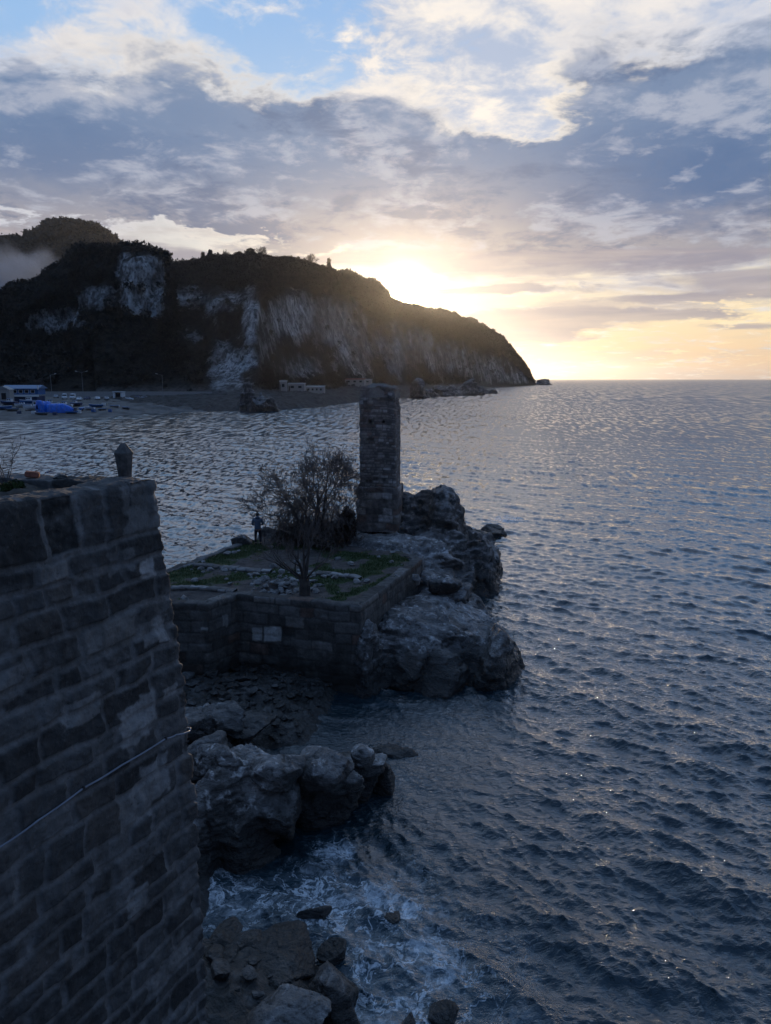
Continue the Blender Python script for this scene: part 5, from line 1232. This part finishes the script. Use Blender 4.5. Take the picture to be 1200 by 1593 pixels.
def tarp_boat(px, py, L, W, H, label, rz, seed, hump=0.0):
    p = G(px, py); t = thing('covered_boat', p, label, 'boat', rz); rng = np.random.default_rng(seed)
    nu, nv = 60, 40; u = np.linspace(0, 1, nu)[:, None]; v = np.linspace(0, 1, nv)[None, :]
    w = W / 2 * (1 - np.maximum(0, (u - .5) / .5) ** 2.5 * .8) * (1 - np.maximum(0, (.12 - u) / .12) ** 2 * .7); h = H * (1 - .55 * np.maximum(0, (u - .6) / .4) ** 1.6 + hump * np.exp(-((u - .15) / .12) ** 2)) * (1 - np.maximum(0, (.06 - u) / .06) * .3)
    a = math.pi * v; cx = np.cos(a); sx = np.sin(a)
    X = (u - .5) * L + 0 * v; Y = -w * np.sign(cx) * np.abs(cx) ** .7; Z = h * np.abs(sx) ** .75
    pp = arr(X, Y, Z); pp += (0.12 * fbm(pp * np.array([1.2, .7, .5]) + seed, 4))[..., None] * np.stack([0 * cx + 0 * u, -np.sign(cx) + 0 * u, sx + 0 * u], -1)
    fac = grid_faces(nu, nv); V = pp.reshape(-1, 3)
    np_mesh('cover', V, fac, TARP, t)
    hb = MB(); hb.loft([[tuple(np.array(q) * [1, .95, 1]) for q in s] for s in hull_sections(L * .97, W * .9, H * .3)]); hb.build('hull', BLUEP, t)
    for uu in (.2, .45, .7):
        rp = MB(); i = int(uu * nu); rp.tube([tuple(pp[i, j] * 1.01) for j in range(1, nv - 1, 2)], .035, 5); rp.build('rope', GREYP, t)
tarp_boat(94, 642, 9.0, 3.6, 3.0, 'large long boat wrapped in a bright blue tarpaulin on the beach', R(4), 1)
tarp_boat(72, 641, 6.5, 3.4, 3.6, 'tall blue tarpaulin covered boat behind the white cabin boat', R(60), 2, .12)
def lamp(px, py_top, py_base, D, arms, label):
    base = Q(px, py_base, D); top = Q(px, py_top, D); z0 = base.z - 0.5; h = top.z - z0
    t = thing('street_lamp', (base.x, base.y, z0), label, 'street lamp')
    m = MB(); m.cyl((0, 0, 0), (0, 0, h), .13, .07, 10); m.cyl((0, 0, 0), (0, 0, .9), .2, .18, 10); m.build('pole', GREYP, t)
    for s in arms:
        am = MB(); am.tube([(0, 0, h - .2), (s * .9, -.1, h + .1), (s * 1.9, -.2, h + .35)], .06, 6); a = am.build('arm', GREYP, t)
        hd = MB(); hd.box((s * 2.3, -.25, h + .42), (1.0, .4, .2), Euler((0, -s * .25, 0)).to_matrix(), bev=.06); hd.build('lamp_head', WHITE, a)
lamp(130, 579, 617, 330, (-1, 1), 'double-armed street lamp in the harbour yard behind the vans'); lamp(254, 583, 615, 330, (-1,), 'single-armed street lamp standing alone right of the kiosk'); lamp(81, 583, 614, 345, (1,), 'dim single-armed street lamp behind the boat yard'); 
def pole(px, py_top, D, label):
    top = Q(px, py_top, D); t = MB(); t.cyl((0, 0, 0), (0, 0, top.z - 2.2), .14, .09, 8); t.box((0, 0, top.z - 3.0), (1.6, .1, .1)); o = t.build('utility_pole', WOOD, loc=(top.x, top.y, 2.2)); tag(o, label, 'pole')
pole(59, 590, 390, 'thin utility pole behind the waterfront building')
def windows(mb, x0, x1, n, y, z, w, h, parent, frame=WHITE):
    for k in range(n):
        x = x0 + (x1 - x0) * (k + .5) / n
        f = MB(); 
        for dx in (-w / 2, w / 2): f.box((x + dx, y - .04, z), (.12, .12, h + .1))
        for dz in (-h / 2, h / 2): f.box((x, y - .04, z + dz), (w - .125, .12, .12))
        o = f.build('window', frame, parent); p = MB(); p.box((x, y - .02, z), (w - .1, .06, h - .1)); p.build('pane', DGLASS, o)
def harbour_house():
    p = G(30, 630); p = G(30, 626); t = thing('waterfront_building', (p.x, p.y, p.z), 'long blue and white waterfront building behind the beached boats', 'building', R(3))
    m = MB(); m.box((0, 4, 1.2), (14, 8, 2.4)); m.build('lower_wall', DBLUE, t); b = MB(); b.box((.6, -.35, 2.6), (14.6, .5, .8), bev=.04); b.build('white_band', WHITE, t)
    m = MB(); m.box((.6, 4.3, 4.2), (13.4, 7.4, 2.3)); w = m.build('upper_wall', BLUEP, t); windows(m, -5, 6.5, 5, .6, 4.2, 1.5, 1.2, t)
    r = MB(); r.loft([[(-6.8, -.6, 5.36), (8, -.6, 5.36), (8, 4.3, 6.7), (-6.8, 4.3, 6.7)][::1], [(-6.8, 9.2, 5.36), (8, 9.2, 5.36), (8, 4.35, 6.72), (-6.8, 4.35, 6.72)]]); r.build('roof', simple('blue_grey_roof', (0.10, 0.17, 0.28), .6), t)
    s = MB(); s.box((7.8, -.4, 5.8), (.6, .2, 1.6)); s.build('gable_board', WHITE, t)
    d = MB(); d.box((-4, -.06, 1.2), (1.2, .15, 2.3)); d.build('door', WOOD, t)
    sh = thing('hut', G(6, 628), 'small white hut with a dark doorway left of the blue waterfront building', 'hut', R(5))
    m = MB(); m.box((0, 2, 2.6), (5, 4, 5.2)); m.build('wall', PLAST, sh); r = MB(); r.loft([[(-2.8, -.4, 5.2), (2.8, -.4, 5.2), (0.2, -.4, 6.6), (-.2, -.4, 6.6)], [(-2.8, 4.4, 5.2), (2.8, 4.4, 5.2), (.2, 4.4, 6.6), (-.2, 4.4, 6.6)]]); r.build('roof', GREYP, sh); d = MB(); d.box((.3, -.05, 2.8), (1.7, .14, 2.4)); d.build('door', DGLASS, sh)
harbour_house()
def kiosk():
    p = G(186, 621); t = thing('kiosk', p, 'small white kiosk with a dark open front in the harbour yard', 'kiosk', R(-4)); m = MB()
    m.box((-1.7, 0, 1.55), (.9, 3, 3.1)); m.box((1.7, 0, 1.55), (.9, 3, 3.1)); m.box((0, 1.3, 1.55), (2.5, .3, 3.0)); m.build('wall', WHITE, t)
    o = MB(); o.box((0, .2, 1.5), (2.49, 1.6, 2.6)); o.build('interior', DGLASS, t); r = MB(); r.box((0, -.1, 3.2), (4.8, 3.6, .25), bev=.05); r.build('roof', WHITE, t); c = MB(); c.box((0, -1.2, 1.1), (2.48, .4, .12)); c.build('counter', WOOD, t)
    tag(t, None, None)
kiosk()
def crate(px, py, c, label, s=1.1):
    p = G(px, py); m = MB()
    for k in range(4): m.box((0, 0, .14 + k * .25), (s, s, .18), bev=.02)
    for a in (-1, 1):
        for b in (-1, 1): m.box((a * s * .46, b * s * .46, .5), (.1, .1, 1.02))
    tag(m.build('crate', c, loc=p), label, 'crate')
crate(53, 644, WHITE, 'white crate on the gravel just below the white cabin boat'); crate(135, 636, WHITE, 'white box between the small boats right of the blue covered boat', 1.4); crate(116, 639, DBLUE, 'dark box at the nose of the long blue covered boat', 1.2)
boat(80, 632, 6.0, 2.0, 1.1, 'white hulled boat half hidden behind the blue covered boats', R(15), WHITE, (-.3, 1.6, 1.3, 1.0))
boat(150, 634, 5.0, 1.8, .9, 'blue open boat on the upper gravel right of the covered boats', R(200), BLUEP, None, trim=WHITE)
boat(118, 632, 5.2, 1.9, 1.0, 'small dark blue cabin boat above the nose of the long covered boat', R(160), DBLUE, (.2, 1.4, 1.2, .9))
boat(14, 631, 6.4, 2.2, 1.2, 'dark blue boat beside the small white hut', R(170), DBLUE, (-.6, 1.8, 1.4, 1.2))
boat(66, 646, 4.2, 1.5, .6, 'lowest small grey dinghy at the water edge under the cabin boat', R(5), GREYP, None, name='dinghy')
boat(160, 639, 3.6, 1.3, .5, 'grey dinghy lying on the gravel left of the lone white rowing boat', R(60), GREYP, None, name='dinghy')
crate(146, 641, BLUEP, 'blue crate at the right end of the boat row', 1.2); crate(124, 643, WHITE, 'white crate below the nose of the long covered boat', 1.0); crate(30, 644, DBLUE, 'dark crate on the beach below the small white boat', 1.0)
car(240, 618, DBLUE, 'dark car parked farthest right in the harbour yard', R(5)); car(88, 619, SILV, 'silver car left of the two white vans', R(-75)); car(200, 623, WHITE, 'white car just right of the kiosk', R(10)); car(177, 617, DBLUE, 'dark blue car behind the kiosk on its left', R(-70))
boat(102, 634, 5.4, 1.9, 1.0, 'white boat with a low cabin between the vans and the long covered boat', R(175), WHITE, (.3, 1.5, 1.2, .9))
boat(44, 629, 6.2, 2.1, 1.2, 'blue cabin boat tucked against the front of the blue waterfront building', R(185), BLUEP, (-.4, 1.8, 1.4, 1.2), trim=WHITE)
boat(112, 644, 4.0, 1.5, .6, 'small blue dinghy below the long covered boat', R(30), BLUEP, None, name='dinghy')
boat(196, 637, 4.2, 1.5, .6, 'grey dinghy alone on the gravel right of the white rowing boat', R(150), GREYP, None, name='dinghy')
crate(162, 631, WHITE, 'white crate on the upper gravel below the lone white car', 1.2); crate(86, 646, DBLUE, 'dark crate at the water edge below the covered boats', 1.1); crate(172, 641, BLUEP, 'blue crate between the two grey dinghies on the gravel', 1.1)
# low retaining wall behind the yard
def yard_wall():
    pts = [(azrow(u, 612) * 352, 352) for u in (-60, 60, 180, 300, 330)]
    m = MB()
    for a, b in zip(pts, pts[1:]):
        c = ((a[0] + b[0]) / 2, 352, 5.4); m.box(c, (abs(b[0] - a[0]) - .02, .5, 2.4)); m.box((c[0], c[1] - .02, 6.66), (abs(b[0] - a[0]) - .02, .62, .12))
    tag(m.build('retaining_wall', M_CONC), 'long low concrete wall at the back of the harbour yard', 'wall')
yard_wall()
# far white houses on the shore under the headland
def small_house(px, py, D, w, d, h, label, rz=0, wins=3, roofm=None, dark=False, lean=False):
    b = Q(px, py, D); t = thing('house', (b.x, b.y, b.z), label, 'house', rz); m = MB(); m.box((0, d / 2, h / 2 - 1), (w, d, h + 2)); m.build('wall', PLAST, t)
    r = MB(); r.loft([[(-w / 2 - .3, -.3, h), (w / 2 + .3, -.3, h), (w / 2 + .3, -.3, h + .15), (-w / 2 - .3, -.3, h + .15)], [(-w / 2 - .3, d + .3, h + .6), (w / 2 + .3, d + .3, h + .6), (w / 2 + .3, d + .3, h + .8), (-w / 2 - .3, d + .3, h + .8)]]); r.build('roof', roofm or PLAST, t)
    windows(m, -w / 2 + .4, w / 2 - .4, wins, 0, h * .6, w / wins * .42, h * .38, t, frame=PLAST)
    dd = MB(); dd.box((-w / 2 + w * .1, -.05, h * .38), (w * .09, .14, h * .7)); dd.build('door', WOOD, t)
small_house(490, 611, 395, 9.5, 6, 2.9, 'long low white house with dark windows on the rocky shore', R(-3), 4)
small_house(441, 608, 392, 3.6, 4, 4.6, 'narrow two-level white house left of the long low house', R(4), 1)
small_house(461, 608, 402, 9, 6, 3.4, 'pale blank-sided shed between the two white houses', R(0), 2, GREYP)
small_house(552, 598, 500, 13, 7, 3.2, 'low house with old red roof above the shore left of the pillar top', R(-8), 3, REDR)
small_house(568, 597, 512, 8, 7, 2.4, 'low pale-roofed building beside the red-roofed house', R(-8), 2, GREYP)
pole(518, 600, 405, 'short utility pole right of the long low white house'); 

# ------------------------------------------------------------------ mist lying between the hills
def mist():
    m = bpy.data.materials.new('mist'); m.use_nodes = True; g = NT(m.node_tree); g.n.clear(); out = g.node('ShaderNodeOutputMaterial'); v = g.node('ShaderNodeVolumePrincipled')
    pos = g.node('ShaderNodeNewGeometry').outputs['Position']; n = g.noise(pos, 0.035, 5.0, 0.6, 0.5).outputs[0]
    balls = [(8, 430, 30), (48, 420, 22), (-45, 440, 40), (74, 404, 13), (28, 450, 24), (-120, 450, 50)]; f = 0.0; b = MB()
    for px, py, r in balls:
        c = Q(px, py, 690); q = g.v('MULTIPLY', g.v('SUBTRACT', pos, tuple(c)), (1 / r, 1 / 38, 1.25 / r)); f = g.m('ADD', g.m('EXPONENT', g.m('MULTIPLY', g.v('DOT_PRODUCT', q, q), -1.6)), f)
        b.ball(tuple(c), (r * 1.5, 52, r * 1.2), 3)
    d = g.ss(g.m('ADD', f, g.m('MULTIPLY', g.m('SUBTRACT', n, 0.5), 3.0)), 0.35, 1.3)
    g.put(v.inputs['Density'], g.m('MULTIPLY', d, 0.022)); v.inputs['Color'].default_value = (.80, .88, 1, 1); v.inputs['Anisotropy'].default_value = 0.0; g.l.new(v.outputs[0], out.inputs['Volume'])
    me = b.build('tmp', m); md = me.modifiers.new('r', 'REMESH'); md.mode = 'VOXEL'; md.voxel_size = 5.0
    V, F = eval_mesh_np(me); bpy.data.objects.remove(me); o = np_mesh('mist', V, F, m); tag(o, 'pale mist lying between the wooded hill and the distant hill', 'mist', kind='stuff')
mist()
# ------------------------------------------------------------------ fisherman
def skin_mesh(name, verts, edges, radii, mat, parent, root=0, sub=2):
    me = bpy.data.meshes.new('t'); me.from_pydata([tuple(v) for v in verts], edges, []); o = bpy.data.objects.new('t', me); COL.objects.link(o)
    md = o.modifiers.new('s', 'SKIN'); sv = me.skin_vertices[0].data
    for i, r in enumerate(radii): sv[i].radius = (r, r) if not hasattr(r, '__len__') else r
    for i in range(len(verts)): sv[i].use_root = (i == root)
    md.use_smooth_shade = True
    s2 = o.modifiers.new('ss', 'SUBSURF'); s2.levels = sub; s2.render_levels = sub
    dg = bpy.context.evaluated_depsgraph_get(); m2 = bpy.data.meshes.new_from_object(o.evaluated_get(dg)); bpy.data.objects.remove(o); bpy.data.meshes.remove(me)
    m2.name = name; m2.materials.clear(); m2.materials.append(mat); m2.shade_smooth(); ob = bpy.data.objects.new(name, m2); return link(ob, parent)
def person():
    SKIN = simple('skin', (0.30, 0.18, 0.13), .6, var=.1); JACK = simple('grey_blue_jacket', (0.055, 0.085, 0.13), .8, var=.25, scale=6, bmp=.01); TROU = simple('dark_trousers', (0.012, 0.012, 0.018), .85); HAIR = simple('dark_hair', (0.012, 0.010, 0.009), .7); BOOT = simple('black_boots', (0.01, 0.01, 0.01), .6)
    base = P(402, 847, TZ - .02)
    t = thing('person', base, 'person in a grey-blue jacket and dark trousers standing at the terrace edge facing the sea', 'person', R(8))
    # faces +Y (the sea); x = left/right
    J = {'pel': (0, 0, .95), 'sp': (0, -.01, 1.15), 'ch': (0, 0, 1.36), 'nk': (0, .01, 1.50), 'hd': (0, .03, 1.60), 'ht': (0, .03, 1.70)}
    V = [J['pel'], J['sp'], J['ch'], J['nk'], J['hd'], J['ht']]; E = [(0, 1), (1, 2), (2, 3), (3, 4), (4, 5)]; Rr = [(.15, .11), (.135, .10), (.16, .11), .055, (.085, .10), (.06, .075)]
    hands = []
    for s in (-1, 1):
        i = len(V); V += [(s * .19, 0, 1.41), (s * .26, .03, 1.15), (s * .20, .24, 1.04), (s * .17, .31, 1.06)]; E += [(2, i), (i, i + 1), (i + 1, i + 2), (i + 2, i + 3)]; Rr += [.06, .048, .032, (.035, .02)]
        h = np.array(V[i + 3]); hands.append(h)
        for k in range(4):
            j = len(V); o_ = np.array([(k - 1.5) * .018, 0, 0]); L = (.035, .042, .038, .03)[k]; V += [tuple(h + o_ + [0, .045, .005]), tuple(h + o_ + [0, .045 + L, -.01]), tuple(h + o_ + [0, .04 + L, -.045])]; E += [(i + 3, j), (j, j + 1), (j + 1, j + 2)]; Rr += [.010, .009, .008]
        j = len(V); V += [tuple(h + [-s * .035, .01, 0]), tuple(h + [-s * .045, .045, -.015])]; E += [(i + 3, j), (j, j + 1)]; Rr += [.011, .009]
        i = len(V); V += [(s * .10, 0, .88), (s * .12, .02, .48), (s * .13, -.02, .10), (s * .14, .14, .05)]; E += [(0, i), (i, i + 1), (i + 1, i + 2), (i + 2, i + 3)]; Rr += [.085, .055, .04, .035]
    skin_mesh('body', V, E, Rr, SKIN, t)
    # nose and ears are modelled on the head mesh side: small features kept as part of hair/face meshes
    V = [(0, 0, .86), (0, -.01, 1.05), (0, -.01, 1.25), (0, 0, 1.40), (0, -.02, 1.50)]; E = [(0, 1), (1, 2), (2, 3), (3, 4)]; Rr = [(.20, .155), (.19, .15), (.205, .155), (.18, .13), (.10, .10)]
    for s in (-1, 1): i = len(V); V += [(s * .21, 0, 1.40), (s * .285, .03, 1.15), (s * .215, .22, 1.045)]; E += [(3, i), (i, i + 1), (i + 1, i + 2)]; Rr += [.088, .072, .055]
    skin_mesh('jacket', V, E, Rr, JACK, t, 1)
    hd = MB(); hd.ball((0, -.085, 1.52), (.12, .07, .09), 2); hd.build('hood', JACK, t, smooth=True)
    V = [(0, 0, .92)]; E = []; Rr = [(.17, .135)]
    for s in (-1, 1): i = len(V); V += [(s * .10, 0, .80), (s * .125, .02, .48), (s * .135, -.015, .12)]; E += [(0, i), (i, i + 1), (i + 1, i + 2)]; Rr += [.105, .078, .068]
    skin_mesh('trousers', V, E, Rr, TROU, t)
    for s in (-1, 1): b = MB(); b.box((s * .135, .05, .06), (.11, .29, .12), bev=.035); b.build('boot', BOOT, t, smooth=True)
    hr = MB(); hr.ball((0, .005, 1.665), (.105, .115, .115), 3); hr.build('hair', HAIR, t, smooth=True)
    f = MB()
    for s in (-1, 1): f.ball((s * .095, .03, 1.62), (.014, .03, .036), 2)
    f.ball((0, .135, 1.61), (.016, .022, .028), 2); f.build('ears_and_nose', SKIN, t, smooth=True)
    f = MB()
    for s in (-1, 1): f.ball((s * .032, .118, 1.64), (.012, .01, .009), 2)
    f.ball((0, .118, 1.565), (.026, .01, .007), 2); f.build('eyes_and_mouth', simple('eyes', (.03, .02, .02), .3), t, smooth=True)
    # rod held in both hands, another propped beside
    rod = MB(); h = Vector((0, .30, 1.04)); tip = Vector((-1.1, 2.2, 2.35)); rod.tube([h - (tip - h) * .12, h, h.lerp(tip, .5) + Vector((0, 0, .05)), tip], [.016, .014, .008, .003], 6)
    r = thing('fishing_rod', (0, 0, 0), 'long fishing rod held out over the water by the person', 'fishing rod'); r.location = base; r.rotation_euler = (0, 0, R(8)); rod.build('blank', M_BLACK, r); rl = MB(); rl.cyl((-.04, .30, .97), (.04, .30, .97), .035, n=12); rl.build('reel', GREYP, r)
    c = P(412, 846, TZ); s = thing('rod_stand', c, 'second rod propped on a forked stick right of the person', 'fishing rod'); m = MB(); m.tube([(0, 0, 0), (-.02, 0, .9), (0, .02, 1.35)], [.018, .015, .012], 6); m.tube([(0, .02, 1.3), (-.12, .02, 1.5)], .012, 6); m.tube([(0, .02, 1.3), (.12, .02, 1.5)], .012, 6); m.build('forked_stick', M_BARK, s)
    m = MB(); m.tube([(.25, -.3, .05), (-.1, .5, 1.5), (-.5, 1.6, 2.3)], [.014, .009, .003], 6); m.build('rod', M_BLACK, s)
person()
# ------------------------------------------------------------------ sea air
def make_haze():
    m = bpy.data.materials.new('evening_haze'); m.use_nodes = True; g = NT(m.node_tree); g.n.clear()
    out = g.node('ShaderNodeOutputMaterial'); v = g.node('ShaderNodeVolumePrincipled')
    v.inputs['Color'].default_value = (0.92, 0.94, 1.0, 1); v.inputs['Density'].default_value = 0.000034; v.inputs['Anisotropy'].default_value = 0.84
    g.l.new(v.outputs[0], out.inputs['Volume'])
    b = MB(); b.box((0, 0, 147), (36000, 36000, 306))
    o = b.build('haze', m); tag(o, kind='stuff')
make_haze()
